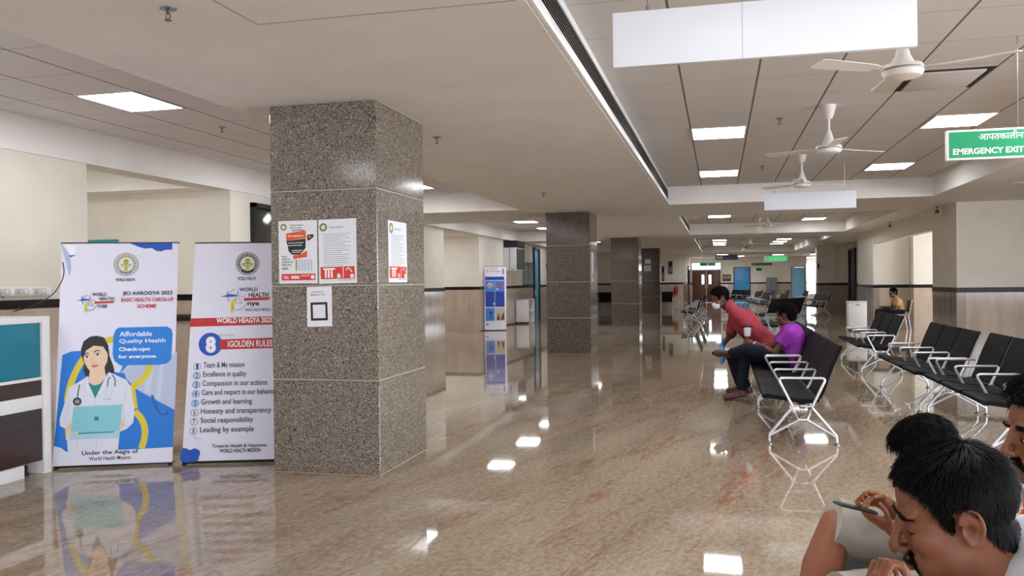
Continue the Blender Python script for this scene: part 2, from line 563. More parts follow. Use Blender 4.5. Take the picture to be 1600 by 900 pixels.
wall('wall_right', (5.4, 38.3), (5.4, 39), left=False, zd=ZR)
DADO_F = m_dado('taupe_dado_tile', ((146, 130, 118), (157, 141, 129), (168, 153, 140)))
wall('wall_right', (4.43, 39), (5.4, 39), zd=ZD, dm=DADO_F, th=.5)
wall('wall_right', (4.13, 38.98), (4.43, 38.98), zd=ZD, dm=DADO_D, th=.5)
wall('wall_right', (9.3, 39.5), (9.3, 57), left=False, zd=ZD)
wall('wall_right', (9.3, -8), (9.3, 17.9), left=False, zd=ZR)
wall('wall_behind', (-12.4, -7.9), (9.5, -7.9), left=False)
# dark guard rail along the niche wall
mb = MB(mat('dark_rail_wood', (44, 32, 28), 0.35)); mb.b2((-10.0, 11.33, .97), (-7.3, 11.39, 1.07), .012)
struct(mb.build('trim_2'))
# black skirting line along the left wall
mb = MB(BAND); mb.b2((XL, 25.05, 0), (XL + .015, 30.85, .03))
struct(mb.build('baseboard_left', ang=None))

# doors and windows of the shell
WOODD = m_wood('brown_door_wood', (84, 46, 28), (104, 60, 38), 0.4, (14, 14, 1.2))
BLUED = mat('blue_door_paint', (52, 148, 205), 0.35)
FRAMED = mat('dark_door_frame', (44, 38, 36), 0.4)
SKYP = mat('daylit_glass', (238, 246, 255), 0.3, emit=2.2)
GLASS = mat('dark_window_glass', (120, 150, 155), 0.06, spec=0.8)

def leaf_door(name, x0, x1, y, zt, panel, frame, fw=.06, glazed=False, double=False):
    mb = MB(frame)
    mb.b2((x0, y - .06, 0), (x0 + fw, y + .08, zt)).b2((x1 - fw, y - .06, 0), (x1, y + .08, zt)).b2((x0, y - .06, zt - fw), (x1, y + .08, zt))
    d = struct(mb.build(name, ang=None))
    xm = (x0 + x1) / 2
    spans = [(x0 + fw, xm - .004), (xm + .004, x1 - fw)] if double else [(x0 + fw, x1 - fw)]
    for k, (a, b) in enumerate(spans):
        mb = MB(panel); mb.b2((a, y - .01, .01), (b, y + .04, zt - fw - .004), .004)
        lf = mb.build('door_leaf', d)
        if glazed:
            c = b - .22 if k == 0 else a + .22
            mb = MB(SKYP); mb.b2((c - .075, y - .02, 1.22), (c + .075, y - .005, 1.83)); mb.build('vision_panel', lf, None)
        hx = (b - .07 if k == 0 else a + .07)
        mb = MB(CHROME); mb.tube([(hx, y - .06, .95), (hx, y - .06, 1.15)], .012); mb.tube([(hx, y - .06, .97), (hx, y - .01, .97)], .008); mb.tube([(hx, y - .06, 1.13), (hx, y - .01, 1.13)], .008)
        mb.build('door_handle', lf)
    return d
d1 = leaf_door('door_1', -1.72, .08, 57, 2.14, WOODD, mat('door_frame_brown', (70, 40, 26), 0.4), .05, True, True)
mb = MB(ALU); mb.b2((-1.72, 56.96, 2.14), (.08, 57.06, 2.18)).b2((-1.72, 56.96, 2.58), (.08, 57.06, 2.62)).b2((-.84, 56.97, 2.18), (-.80, 57.05, 2.58))
tw = struct(mb.build('window_1', ang=None)); mb = MB(SKYP); mb.b2((-1.72, 57.0, 2.18), (.08, 57.02, 2.58)); mb.build('pane', tw, None)
leaf_door('door_2', .9, 1.96, 57, 2.3, BLUED, FRAMED, .05)
leaf_door('door_3', 4.46, 5.34, 57, 2.28, mat('pale_blue_door_paint', (128, 196, 232), 0.3), mat('grey_door_frame', (112, 124, 128), 0.4), .05)
def side_door(name, x, y0, y1, zt, panel, frame, out):
    mb = MB(frame)
    mb.b2((x - .08, y0, 0), (x + .08, y0 + .07, zt)).b2((x - .08, y1 - .07, 0), (x + .08, y1, zt)).b2((x - .08, y0, zt - .07), (x + .08, y1, zt))
    d = struct(mb.build(name, ang=None))
    mb = MB(panel); mb.b2((x - .02, y0 + .07, .01), (x + .02, y1 - .07, zt - .074), .003); lf = mb.build('door_leaf', d)
    mb = MB(CHROME); xx = x + out * .06
    mb.tube([(xx, y0 + .16, .95), (xx, y0 + .16, 1.15)], .012); mb.tube([(xx, y0 + .16, .97), (x, y0 + .16, .97)], .008); mb.tube([(xx, y0 + .16, 1.13), (x, y0 + .16, 1.13)], .008)
    mb.build('door_handle', lf)
    return d
side_door('door_4', XL, 11.95, 13.05, 2.8, mat('smoked_door_glass', (60, 58, 54), 0.1), BLK, 1)
side_door('door_5', XL, 32.7, 33.75, 2.86, mat('teal_blue_door', (88, 160, 190), 0.35), FRAMED, 1)
side_door('door_6', 5.4, 36.6, 38.3, 2.72, mat('dark_brown_door', (40, 30, 27), 0.35), mat('dark_brown_frame', (30, 23, 21), 0.35), -1)
mb = MB(CHROMED); x = XL
for a, b in (((30.9, 1.376), (30.96, 2.25)), ((32.64, 1.376), (32.7, 2.25)), ((31.75, 1.376), (31.8, 2.25)), ((30.9, 2.19), (32.7, 2.25)), ((30.9, 1.376), (32.7, 1.42))):
    mb.b2((x - .06, a[0], a[1]), (x + .02, b[0], b[1]))
wn = struct(mb.build('window_2', ang=None)); mb = MB(GLASS); mb.b2((x - .03, 30.95, 1.4), (x - .02, 32.65, 2.2)); mb.build('pane', wn, None)
# assumed daylight window, out of view, lighting the right-hand passage
mb = MB(ALU)
for a, b in (((20.2, .9), (20.28, 2.5)), ((25.9, .9), (25.98, 2.5)), ((23.05, .9), (23.13, 2.5)), ((20.2, .9), (25.98, .98)), ((20.2, 2.42), (25.98, 2.5))):
    mb.b2((9.34, a[0], a[1]), (9.4, b[0], b[1]))
wn = struct(mb.build('assumed_passage_window', ang=None)); mb = MB(mat('assumed_daylight_pane', (240, 246, 255), 0.3, emit=6)); mb.b2((9.37, 20.25, .95), (9.385, 25.95, 2.45)); mb.build('pane', wn, None)

# ------------------------------------------------------------------ granite columns
def column(y, label, GRAN=GRAN2):
    x0, x1, d = -3.49, -2.575, 1.07
    mb = MB(GROUT, GRAN)
    mb.use(GROUT).b2((x0 + .006, y + .006, 0), (x1 - .006, y + d - .006, ZC - .002))
    cuts = [0, .745, 1.49, 2.245, ZC - .004]
    mb.use(GRAN)
    for a, b in zip(cuts, cuts[1:]):
        mb.b2((x0, y, a + .005), (x1, y + d, b - .005), .006, 1)
    o = mb.build('granite_column', ang=None)
    return props(o, label, 'column', kind='thing')
column(6.14, 'speckled grey granite square column in front, with notices taped on two faces', GRAN)
column(17.28, 'polished brown granite column, second in the row behind the nearest one')
column(28.1, 'polished brown granite column, third in the row going away')
column(38.3, 'brown granite column farthest away in the row, with two small papers')

# ------------------------------------------------------------------ ceiling fittings
def panel(x, y, z, label, group='square ceiling light panels', w=.64, d=.8):
    t = thing('ceiling_light', label, 'light', (x, y, z), 0, group)
    mb = MB(ALU)
    for a, b in (((-w / 2, -d / 2), (w / 2, -d / 2 + .018)), ((-w / 2, d / 2 - .018), (w / 2, d / 2)), ((-w / 2, -d / 2 + .018), (-w / 2 + .018, d / 2 - .018)), ((w / 2 - .018, -d / 2 + .018), (w / 2, d / 2 - .018))):
        mb.b2((a[0], a[1], -.01), (b[0], b[1], 0))
    mb.build('frame', t, None)
    MB(LED).b2((-w / 2 + .018, -d / 2 + .018, -.007), (w / 2 - .018, d / 2 - .018, -.001)).build('diffuser', t, None)
    return t
GL = 'square ceiling light panels'
p0 = panel(0.01, 10.58, 3.28, 'square light panel left of the fans in the near tiled ceiling, nearer row')
for x, y, z, lab in ((0.01, 14.6, 3.28, 'square light panel left of the fans in the near tiled ceiling, farther row'),
                     (2.65, 10.58, 3.28, 'square light panel above and behind the green exit sign'),
                     (2.65, 14.6, 3.28, 'square light panel right of the fans, beyond the exit sign, farther row'),
                     (0.01, 6.55, 3.28, 'square light panel hidden above the big blank hanging sign'),
                     (2.65, 6.55, 3.28, 'square light panel over the waiting benches beside the camera'),
                     (0.01, 2.5, 3.28, 'assumed square light panel overhead beside the camera, left of the fans'),  # assumed panel out of view, continuing the grid for light near the camera
                     (2.65, 2.5, 3.28, 'assumed square light panel overhead beside the camera, right of the fans'),  # assumed likewise, not in view
                     (-5.62, 7.25, 3.33, 'large square light panel in the left ceiling above the roll-up banners'),
                     (-5.62, 15.1, 3.33, 'light panel in the left ceiling just past the nearest column'),
                     (-5.62, 11.2, 3.33, 'light panel in the left ceiling behind the nearest column'),
                     (-5.62, 3.3, 3.33, 'assumed light panel in the left ceiling above the reception desk'),  # assumed panel outside the view, carrying on the left row
                     (-5.62, -0.6, 3.33, 'assumed light panel in the left ceiling behind the camera'),  # assumed panel behind the view, for light near the camera
                     (0.02, 24.5, 3.28, 'light panel beyond the small hanging sign, left one'),
                     (2.75, 26.6, 3.28, 'light panel beyond the small hanging sign, right one near the dark grille'),
                     (-5.6, 24.7, 3.3, 'light panel in the left ceiling above the standing blue poster banner'),
                     (-5.6, 28.0, 3.3, 'light panel in the left ceiling beside the second column'),
                     (-5.6, 34.0, 3.3, 'light panel in the far left ceiling seen between second and third columns, nearer'),
                     (-5.6, 38.5, 3.3, 'light panel in the far left ceiling seen between second and third columns, farther'),
                     (.02, 32.0, 3.28, 'light panel in the third tiled ceiling, left row, first'),
                     (2.8, 32.6, 3.28, 'light panel in the third tiled ceiling, right row, first'),
                     (.03, 39.4, 3.28, 'light panel in the third tiled ceiling, left row, second'),
                     (.03, 41.9, 3.28, 'light panel in the third tiled ceiling, left row, third'),
                     (.03, 44.4, 3.28, 'light panel in the third tiled ceiling, left row, fourth'),
                     (2.82, 39.6, 3.28, 'light panel in the third tiled ceiling, right row, second'),
                     (2.82, 42.1, 3.28, 'light panel in the third tiled ceiling, right row, third'),
                     (2.82, 44.6, 3.28, 'light panel in the third tiled ceiling, right row, fourth'),
                     (0.2, 50.5, 2.938, 'flush light panel before the brown double door, nearer'),
                     (0.3, 53.6, 2.938, 'flush light panel before the brown double door, farther'),
                     (3.4, 52.5, 2.938, 'flush light panel above the far blue doors'),
                     (1.2, 54.2, 2.938, 'added flush light panel in front of the first far blue door'),  # panel added to brighten the far wall and blue door
                     (5.6, 53.0, 2.938, 'added flush light panel in front of the bright passage'),  # panel added to brighten the right part of the far wall
                     (6.2, 60.0, 2.938, 'light panel in the bright passage past the pale blue door'),
                     (-8.4, 23.3, 2.938, 'added hidden light panel in the wall recess behind the slim poster banner'),  # hidden panel added to lighten the recess
                     (-5.6, 21.4, 3.3, 'light panel in the left ceiling between nearest and second columns'),
                     (-8.7, 9.3, 3.3, 'assumed light panel in the niche ceiling behind the left banners')):  # assumed, out of view, to brighten the end wall of the niche tray
    again(p0, (x, y, z), None, lab, GL)

def slot(y0, y1, x, label):
    t = thing('slot_diffuser', label, 'vent', (x, (y0 + y1) / 2, ZC), 0, 'long slot air diffusers on the tray edge')
    L = y1 - y0; h = L / 2
    mb = MB(WHITE); mb.b2((0, -h, .005), (.035, h, .075), .004).b2((0, -h, .255), (.025, h, .31), .004); mb.build('trim_strip', t)
    mb = MB(BLK); mb.b2((0, -h, .075), (.008, h, .255)); g = mb.build('grille', t, None)
    mb = MB(mat('grille_blade', (84, 80, 76), 0.4, 0.4))
    for k in range(7): mb.b2((.004, -h, .092 + k * .024), (.02, h, .099 + k * .024))
    mb.build('blades', g, None)
slot(-1.0, 16.38, -.948, 'long slot air diffuser along the near tiled ceiling edge')
slot(19.65, 27.6, -.918, 'slot air diffuser on the second tiled ceiling edge')
slot(30.45, 46.9, -.878, 'slot air diffuser on the third tiled ceiling edge')

def fan(loc, rz, label):
    t = thing('ceiling_fan', label, 'fan', loc, rz, 'white ceiling fans')
    zt = 3.28 - loc[2]
    MB(FANW).lathe([(.03, zt - .14), (.045, zt - .12), (.075, zt - .01), (.075, zt)], 20).build('canopy', t)
    MB(FANW).lathe([(.014, .16), (.014, zt - .1)], 10).build('downrod', t)
    mb = MB(FANW); mb.lathe([(.018, .19), (.026, .175), (.05, .09), (.072, .05), (.075, .038)], 24); mb.build('lower_cover', t)
    mb = MB(FANW); mb.lathe([(0, -.055), (.07, -.052), (.11, -.04), (.126, -.015), (.128, .015), (.118, .034), (.07, .04), (0, .04)], 30)
    mt = mb.build('motor', t)
    MB(mat('fan_ring', (150, 146, 140), 0.3, 0.5)).lathe([(.1285, -.004), (.1305, -.001), (.1305, .006), (.1285, .009)], 30).build('ring', mt)
    for k in range(3):
        a = k * 2 * PI / 3
        M = Matrix.Rotation(a, 3, 'Z') @ Matrix.Rotation(R(9), 3, 'X')
        mb = MB(FANW)
        pts = [(.22, -.05), (.30, -.062), (.62, -.07), (.66, -.06), (.67, 0), (.66, .06), (.62, .068), (.30, .055), (.22, .045)]
        mb.prism([M @ Vector((x, y, -.002)) for x, y in pts], M @ Vector((0, 0, .005)))
        mb.prism([M @ Vector((x, y, .003)) for x, y in ((.11, -.022), (.25, -.03), (.25, .03), (.11, .022))], M @ Vector((0, 0, .004)))
        mb.build('blade', t, 30)
    return t
f0 = fan((1.16, 5.9, 2.83), R(92), 'white ceiling fan nearest, just below the big hanging sign')
for loc, rz, lab in (((1.11, 9.25, 2.83), R(33), 'white ceiling fan in the middle of the near tiled ceiling'),
                     ((1.17, 12.85, 2.86), R(20), 'white ceiling fan just above the small hanging sign'),
                     ((1.2, 22.3, 2.86), R(25), 'white ceiling fan in the second tiled ceiling, nearer one'),
                     ((1.15, 25.6, 2.86), R(50), 'white ceiling fan in the second tiled ceiling, farther one'),
                     ((1.15, 33.5, 2.86), R(10), 'white ceiling fan first in the third tiled ceiling'),
                     ((1.15, 37.5, 2.86), R(33), 'white ceiling fan second in the third tiled ceiling'),
                     ((1.15, 41.5, 2.86), R(80), 'white ceiling fan third in the third tiled ceiling')):
    again(f0, loc, rz, lab)

def sprinkler(loc, label):
    t = thing('fire_sprinkler', label, 'sprinkler', loc, 0, 'ceiling fire sprinklers')
    MB(CHROMED).lathe([(.012, -.012), (.042, -.006), (.045, 0)], 18).build('escutcheon', t)
    mb = MB(BRASS); mb.lathe([(.009, -.03), (.009, -.008)], 10); mb.tube([(-.009, 0, -.028), (-.013, 0, -.045), (0, 0, -.06)], .003, 6); mb.tube([(.009, 0, -.028), (.013, 0, -.045), (0, 0, -.06)], .003, 6)
    mb.lathe([(0, -.066), (.018, -.064), (.018, -.061), (0, -.06)], 14); mb.build('sprinkler_head', t)
    return t
s0 = sprinkler((-2.76, 3.85, ZC), 'ceiling sprinkler nearest, at the top left of the hall')
for loc, lab in (((-2.69, 7.95, ZC), 'ceiling sprinkler right of the nearest column top'), ((-2.76, 13.5, ZC), 'ceiling sprinkler before the second column top'),
                 ((.67, 9.84, 3.28), 'ceiling sprinkler between left light panel and middle fan, nearer'), ((.68, 13.94, 3.28), 'ceiling sprinkler beside the farther left light panel'),
                 ((-5.55, 8.7, 3.33), 'ceiling sprinkler in the left tiled ceiling by the column'), ((-5.5, 22.4, 3.3), 'ceiling sprinkler in the left ceiling above the poster banner'),
                 ((1.0, 23.5, 3.28), 'ceiling sprinkler in the second tiled ceiling beside the fan')):
    again(s0, loc, None, lab)

def cassette(loc, w, d, label):
    t = thing('air_vent_cassette', label, 'vent', loc, 0)
    mb = MB(mat('vent_gap', (34, 30, 28), 0.6)); mb.b2((-w / 2, -d / 2, -.004), (w / 2, d / 2, 0)); mb.build('slot_gap', t, None)
    MB(TILE_R).b2((-w / 2 + .05, -d / 2 + .05, -.022), (w / 2 - .06, d / 2 - .05, -.004), .006).build('cover_panel', t)
cassette((1.97, 8.35, 3.28), .66, .8, 'ceiling air cassette with dark gap beside the nearest fan')
cassette((2.72, 23.9, 3.28), .7, .8, 'dark edged ceiling air cassette in the second tiled ceiling')
t = thing('ceiling_speaker', 'round flush ceiling speaker under the green exit sign', 'speaker', (4.5, 14.6, ZC))
MB(ALU).lathe([(.07, -.012), (.11, -.01), (.12, 0)], 26).build('rim', t)
MB(DARKG).lathe([(0, -.009), (.07, -.009), (.07, -.004)], 26).build('grille', t)

def hang_sign(name, lo, hi, label, ztop, seams=(), group=None, drop=()):
    cx, cy = (lo[0] + hi[0]) / 2, lo[1]
    t = thing(name, label, 'sign', (cx, cy, lo[2]), 0, group)
    w = hi[0] - lo[0]; h = hi[2] - lo[2]
    mb = MB(SIGNW); mb.b2((-w / 2, -.02, 0), (w / 2, .02, h), .004)
    mb.build('sign_panel', t)
    if seams:
        mb = MB(mat('panel_seam', (190, 194, 200), 0.5))
        for sx in seams: mb.b2((sx - cx - .002, -.0215, 0), (sx - cx + .002, -.0195, h))
        mb.build('seam', t, None)
    for dx in drop:
        mb = MB(CHROMED); mb.tube([(dx - cx, 0, h), (dx - cx, 0, ztop - lo[2])], .003, 6); mb.lathe([(.009, h - .01), (.009, h + .03)], 8, (dx - cx, 0, 0)); mb.build('hanger', t)
    return t
hang_sign('hanging_sign', (-.545, 4.6, 2.65), (.97, 4.6, 2.945), 'large blank white hanging sign at the top, in two panels', 3.28, (.13,), None, (-.36, .8))
hang_sign('hanging_sign', (.685, 13.6, 2.555), (2.01, 13.6, 2.815), 'small blank white hanging sign below the farthest near fan', 3.28, (), None, (.83, 1.85))

def exit_sign(loc, w, h, label, ztop, txt=True, sc=1.0):
    t = thing('exit_sign', label, 'sign', loc)
    mb = MB(WHITE); mb.b2((0, -.025, 0), (w, .025, h), .004); mb.build('sign_frame', t)
    MB(GREEN).b2((.018 * sc, -.028, .016 * sc), (w - .018 * sc, -.024, h - .016 * sc)).build('green_face', t, None)
    if txt:
        P = Print(Vector(loc) + Vector((0, -.0284, 0)), (1, 0, 0), (0, 0, 1))
        P.text_uv('आपतकालीन', .222, .142, .300, .062, WHITE, .012)
        P.build('lettering', t)
        P = Print(Vector(loc) + Vector((0, -.0284, 0)), (1, 0, 0), (0, 0, 1))
        P.text_uv('EMERGENCY EXIT', .045, .040, .478, .045, WHITE, .028)
        P.build('lettering', t)
    for dx in (.6 * w, .92 * w):
        mb = MB(CHROMED); mb.tube([(dx, 0, h), (dx, 0, ztop - loc[2])], .004, 6); mb.build('hanger', t)
    return t
exit_sign((1.67, 7.0, 2.375), .82, .225, 'green EMERGENCY EXIT sign with Hindi line at the right edge', 3.28)
def far_exit(loc, w, h, label, m=GREEN):
    t = thing('exit_sign', label, 'sign', loc)
    MB(WHITE).b2((0, -.03, 0), (w, .03, h), .01).build('sign_frame', t)
    MB(m).b2((.05, -.035, .05), (w - .05, -.03, h - .05)).build('green_face', t, None)
    P = Print(Vector(loc) + Vector((0, -.0355, 0)), (1, 0, 0), (0, 0, 1), .0006)
    P.poly([(.08, .06), (.26, .06), (.26, h - .08), (.08, h - .08)], PAPER)
    P.text_uv('आपतकालीन', .45, h * .55, w * .5, h * .26, WHITE, .02)
    P.text_uv('EMERGENCY EXIT', .33, h * .18, w * .62, h * .24, WHITE, .03)
    P.build('pictogram', t)
    for dx in (.15 * w, .75 * w):
        mb = MB(CHROMED); mb.tube([(dx, 0, h), (dx, 0, ZC - loc[2])], .006, 6); mb.build('hanger', t)
GREENL = mat('lit_exit_green', (20, 190, 90), 0.4, emit=.5)
far_exit((2.32, 47.25, 2.42), 1.22, .32, 'bright green hanging exit sign at the far end of the hall', GREENL)
t = thing('exit_sign', 'dark green wide sign hanging in front of the far cream wall', 'sign', (1.98, 55.5, 2.36)); MB(mat('deep_green', (14, 84, 54), .5)).b2((0, -.03, 0), (1.25, .03, .17), .01).build('sign_panel', t); mb = MB(CHROMED); mb.tube([(.2, 0, .17), (.2, 0, ZC - 2.36)], .006, 6).tube([(1.0, 0, .17), (1.0, 0, ZC - 2.36)], .006, 6).build('hanger', t)
t = thing('room_sign', 'small green and white room sign on the far wall by the blue door', 'sign', (2.12, 56.97, 2.05)); MB(mat('deep_green', (14, 84, 54), .5)).b2((.2, -.02, 0), (.55, .02, .16), .005).build('green_plate', t); MB(PAPER).b2((0, -.02, -.02), (.19, .02, .14), .005).build('white_plate', t)
t = thing('exit_sign', 'green exit sign hanging in front of the brown double door', 'sign', (-1.2, 55.8, 2.38)); MB(GREEN).b2((0, -.03, 0), (.98, .03, .21), .01).build('sign_panel', t); mb = MB(WHITE); mb.b2((.45, -.034, .03), (.53, -.03, .18)); mb.build('pictogram', t, None); mb = MB(CHROMED); mb.tube([(.2, 0, .21), (.2, 0, ZC - 2.38)], .006, 6).tube([(.8, 0, .21), (.8, 0, ZC - 2.38)], .006, 6).build('hanger', t)
t = thing('information_board', 'wide grey blue hanging board with bright panels near the far end', 'sign', (-.2, 50.0, 2.62)); MB(mat('board_blue_grey', (112, 116, 140), .3)).b2((0, -.03, 0), (1.25, .03, .3), .01).build('board', t); MB(PAPER).b2((.05, -.034, .06), (.4, -.03, .24)).build('lit_panel', t, None); mb = MB(CHROMED); mb.tube([(.2, 0, .3), (.2, 0, ZC - 2.62)], .006, 6).tube([(1.05, 0, .3), (1.05, 0, ZC - 2.62)], .006, 6).build('hanger', t)
t = thing('exit_sign', 'small green exit sign on the left wall beside the second column', 'sign', (XL + .006, 35.3, 2.05)); MB(mat('deep_green', (14, 84, 54), .5)).b2((0, 0, 0), (.03, .7, .2), .005).build('sign_panel', t); MB(PAPER).b2((.03, .45, .04), (.034, .62, .16)).build('pictogram', t, None)

def cctv(loc, label):
    t = thing('security_camera', label, 'camera', loc, 0, 'small dark ceiling cameras')
    mb = MB(DARKG); mb.lathe([(.03, -.015), (.035, 0)], 14); mb.tube([(0, 0, -.01), (0, 0, -.07)], .008, 6); mb.build('mount', t)
    mb = MB(mat('camera_body', (96, 90, 84), .4)); mb.b2((-.03, -.06, -.14), (.03, .08, -.07), .012); mb.build('camera_body', t)
    return t
c0 = cctv((4.3, 23.6, ZC), 'small camera on the ceiling above the seated man in tan')
again(c0, (4.34, 18.9, ZC), None, 'small camera on the ceiling beside the right cream wall corner')

# assumed unseen windows beside and behind the camera, glowing to brighten ceiling and columns
DAY = mat('assumed_daylight', (236, 243, 255), 0.3, emit=DAYLIGHT)
DAYB = mat('assumed_rear_daylight', (236, 243, 255), 0.3, emit=DAYLIGHT_B)
def day_window(name, axis, c, a0, a1, z0, z1, n, DAY=DAY):
    mb = MB(ALU); st = (a1 - a0) / n
    def bx(lo, hi, za, zb, d0=-.05, d1=0.0):
        if axis == 'x': mb.b2((c + d0, lo, za), (c + d1, hi, zb))
        else: mb.b2((lo, c - d1, za), (hi, c - d0, zb))
    for k in range(n + 1): bx(a0 + k * st - .03, a0 + k * st + .03, z0, z1)
    bx(a0, a1, z0 - .04, z0 + .03); bx(a0, a1, z1 - .03, z1 + .04)
    w = struct(mb.build(name, ang=None))
    mb = MB(DAY); bx(a0, a1, z0, z1, -.02, -.012); mb.build('pane', w, None)
day_window('assumed_side_window', 'x', 9.3, -6.5, 9.5, .9, 2.75, 8)  # assumed side windows, unseen, added for light from the right
day_window('assumed_rear_window', 'y', -7.9, -5.5, 6.5, .3, 2.75, 7, DAYB)  # assumed rear windows, unseen, added for light from behind
day_window('added_window', 'y', 63.93, 5.2, 8.8, .4, 2.6, 3)  # glowing pane added so the far passage looks bright
# ------------------------------------------------------------------ waiting benches
PITCH_S = 0.755
def outline(center, t):
    """closed outline around an open centre line in the x-z plane"""
    P = smooth_path([(x, 0, z) for x, z in center], 4); L, Rr = [], []
    for i, p in enumerate(P):
        d = (P[min(i + 1, len(P) - 1)] - P[max(i - 1, 0)]).normalized(); n = Vector((-d.z, 0, d.x)) * t / 2
        L.append(p + n); Rr.append(p - n)
    e0 = P[0] - (P[1] - P[0]).normalized() * t * .4; e1 = P[-1] + (P[-1] - P[-2]).normalized() * t * .4
    return [e0] + L + [e1] + Rr[::-1]

SEATL = [(-.335, .425), (-.30, .432), (-.20, .42), (-.05, .398), (.08, .392), (.135, .405)]
BACKL = [(.15, .425), (.185, .50), (.225, .62), (.275, .75), (.335, .885)]
def make_bench(label, n=3, gap=.0, group='black and chrome waiting benches'):
    t = thing('waiting_bench', label, 'bench', (0, 0, 0), 0, group)
    L = n * PITCH_S
    MB(CHROMED).b2((-.03, -L / 2 - .03, .325), (.03, L / 2 + .03, .365), .008).build('beam', t)
    w = PITCH_S - .018 - gap
    for k in range(n):
        y = -L / 2 + (k + .5) * PITCH_S
        mb = MB(BLACKV)
        o = outline(SEATL, .04); mb.prism([p + Vector((0, y - w / 2, 0)) for p in o], (0, w, 0)); mb.build('seat', t, 50)
        mb = MB(BLACKV); o = outline(BACKL, .03); wb = w - .01
        mb.prism([p + Vector((0, y - wb / 2, 0)) for p in o], (0, wb, 0))
        bk = mb.build('backrest', t, 50)
        for sy in ((-1, 1) if gap else ()):
            yy = y + sy * (wb / 2 + .004)
            mb = MB(CHROMED); mb.tube([Vector((x + .012, yy, z)) for x, z in [(.10, .385)] + BACKL[:-1] + [(.332, .875)]], .0085, 6, flat=.7); mb.build('back_rail', bk)
        mb = MB(CHROMED); mb.b2((-.2, y - .02, .365), (.1, y + .02, .383)); mb.build('seat_bracket', t)
    for k in range(n + 1):
        y = -L / 2 + k * PITCH_S
        mb = MB(CHROME)
        mb.tube(round_path([(-.088, y, .345), (-.212, y, .598), (.205, y, .602), (.085, y, .345)], .045), .0125, 8)
        mb.build('armrest', t, 60)
    for s in (-1, 1):
        y = s * L / 2
        mb = MB(CHROME)
        mb.tube([(-.09, y, .345), (.085, y, .345), (.045, y, .222), (-.035, y, .222)], .0125, 8, closed=True)
        mb.tube([(-.085, y, .335), (-.287, y, .085), (-.291, y, .02)], .0135, 8); mb.tube([(.08, y, .335), (.287, y, .085), (.291, y, .02)], .0135, 8)
        mb.tube([(-.03, y, .222), (-.285, y, .075)], .0115, 8); mb.tube([(.04, y, .222), (.285, y, .075)], .0115, 8)
        lg = mb.build('leg_frame', t, 60)
        for sx in (-1, 1):
            MB(CHROMED).lathe([(0, .001), (.03, .001), (.03, .008), (.013, .018), (.013, .03), (0, .03)], 14, (sx * .291, y, 0)).build('foot', lg)
    return t
BL = 3 * PITCH_S
GB = 'black and chrome waiting benches'
bench = make_bench('black bench with its chrome end frame towards us, in front of the man in purple')
bench.location = (.72, 8.05 + BL / 2, 0)
again(bench, (.72, 8.05 + BL * 1.5 + .12, 0), None, 'black bench carrying the man in purple and the masked man in red')
again(bench, (.74, 3.43 - BL / 2, 0), None, 'black bench under the three people in the bottom right corner')
benchB = make_bench('black bench with five backs apart, nearer half, right of the aisle', 3, .05)
benchB.location = (2.50, 10.1 - BL / 2, 0)
again(benchB, (2.44, 10.2 + BL / 2, 0), None, 'black bench in the right row, its far half with gaps between backs')
again(benchB, (2.44, 14.15 + BL / 2, 0), None, 'black bench before the white bin and the seated man in tan')
FAR = ((-.92, 29.9, 0, 'black bench left of the masked man, nearest of that row'),
       (-.86, 33.4, 0, 'black bench left of the masked man, second of that row'),
       (-.82, 37.0, 0, 'black bench left of the masked man, third of that row'),
       (3.75, 36.2, R(8), 'black bench by the taupe tiled pier at the right'),
       (1.8, 27.6, R(-30), 'black bench seen from behind, just over the head of the man in purple'),
       (1.32, 21.8, R(-4), 'black bench mostly hidden behind the masked man and the man in purple'),
       (1.75, 39.5, R(4), 'far black bench right of the masked man, nearest of its cluster'),
       (2.25, 36.0, R(3), 'far black bench between the man in purple and the taupe pier, nearer'),
       (1.55, 43.5, R(3), 'far black bench just right of the first blue door, before its cluster'),
       (1.9, 47.5, 0, 'far black bench before the grey steel cabinet, leftmost of three'),
       (2.55, 48.5, 0, 'far black bench before the grey steel cabinet, middle of three'),
       (3.2, 47.0, 0, 'far black bench before the grey steel cabinet, rightmost of three'),
       (4.0, 45.5, 0, 'far black bench before the pale blue door, left one'),
       (4.9, 46.0, R(5), 'far black bench before the pale blue door, right one'),
       (.95, 50.5, R(25), 'far black bench in front of the first blue door'))
for x, y, rz, lab in FAR:
    again(bench, (x, y, 0), rz, lab, GB)
again(bench, (-5.9, 44.9, 0), R(90), 'black bench against the end wall seen between second and third columns', GB)
again(bench, (-3.5, 44.9, 0), R(90), 'black bench against the end wall right of the farthest column', GB)

# ------------------------------------------------------------------ roll-up banners at the left
BLUE = mat('banner_blue', (0, 122, 220), .42); BLUE2 = mat('banner_deep_blue', (0, 80, 188), .42); BANW = mat('banner_white', (230, 230, 246), .38)
YEL = mat('banner_yellow', (226, 206, 44), .42); SKIN_P = mat('print_skin', (240, 206, 176), .42); INK = mat('print_black', (24, 24, 30), .45)
TEALP = mat('print_teal', (18, 138, 132), .42); LAP = mat('print_laptop', (136, 208, 218), .42); COATP = mat('print_coat', (226, 230, 244), .42)
LAV = mat('print_lavender', (190, 202, 228), .42); GREYP = mat('print_grey', (140, 140, 146), .45); CREAMP = mat('print_cream', (232, 230, 196), .42)
LIP = mat('print_lip', (206, 112, 112), .42); SHADE = mat('print_coat_fold', (196, 208, 232), .42); WHT = mat('print_white', (244, 245, 250), .42)
OLIVE = mat('print_olive', (150, 158, 70), .42); ORANGE = mat('print_orange', (232, 92, 40), .45); NAVY = mat('print_navy', (20, 44, 110), .45)

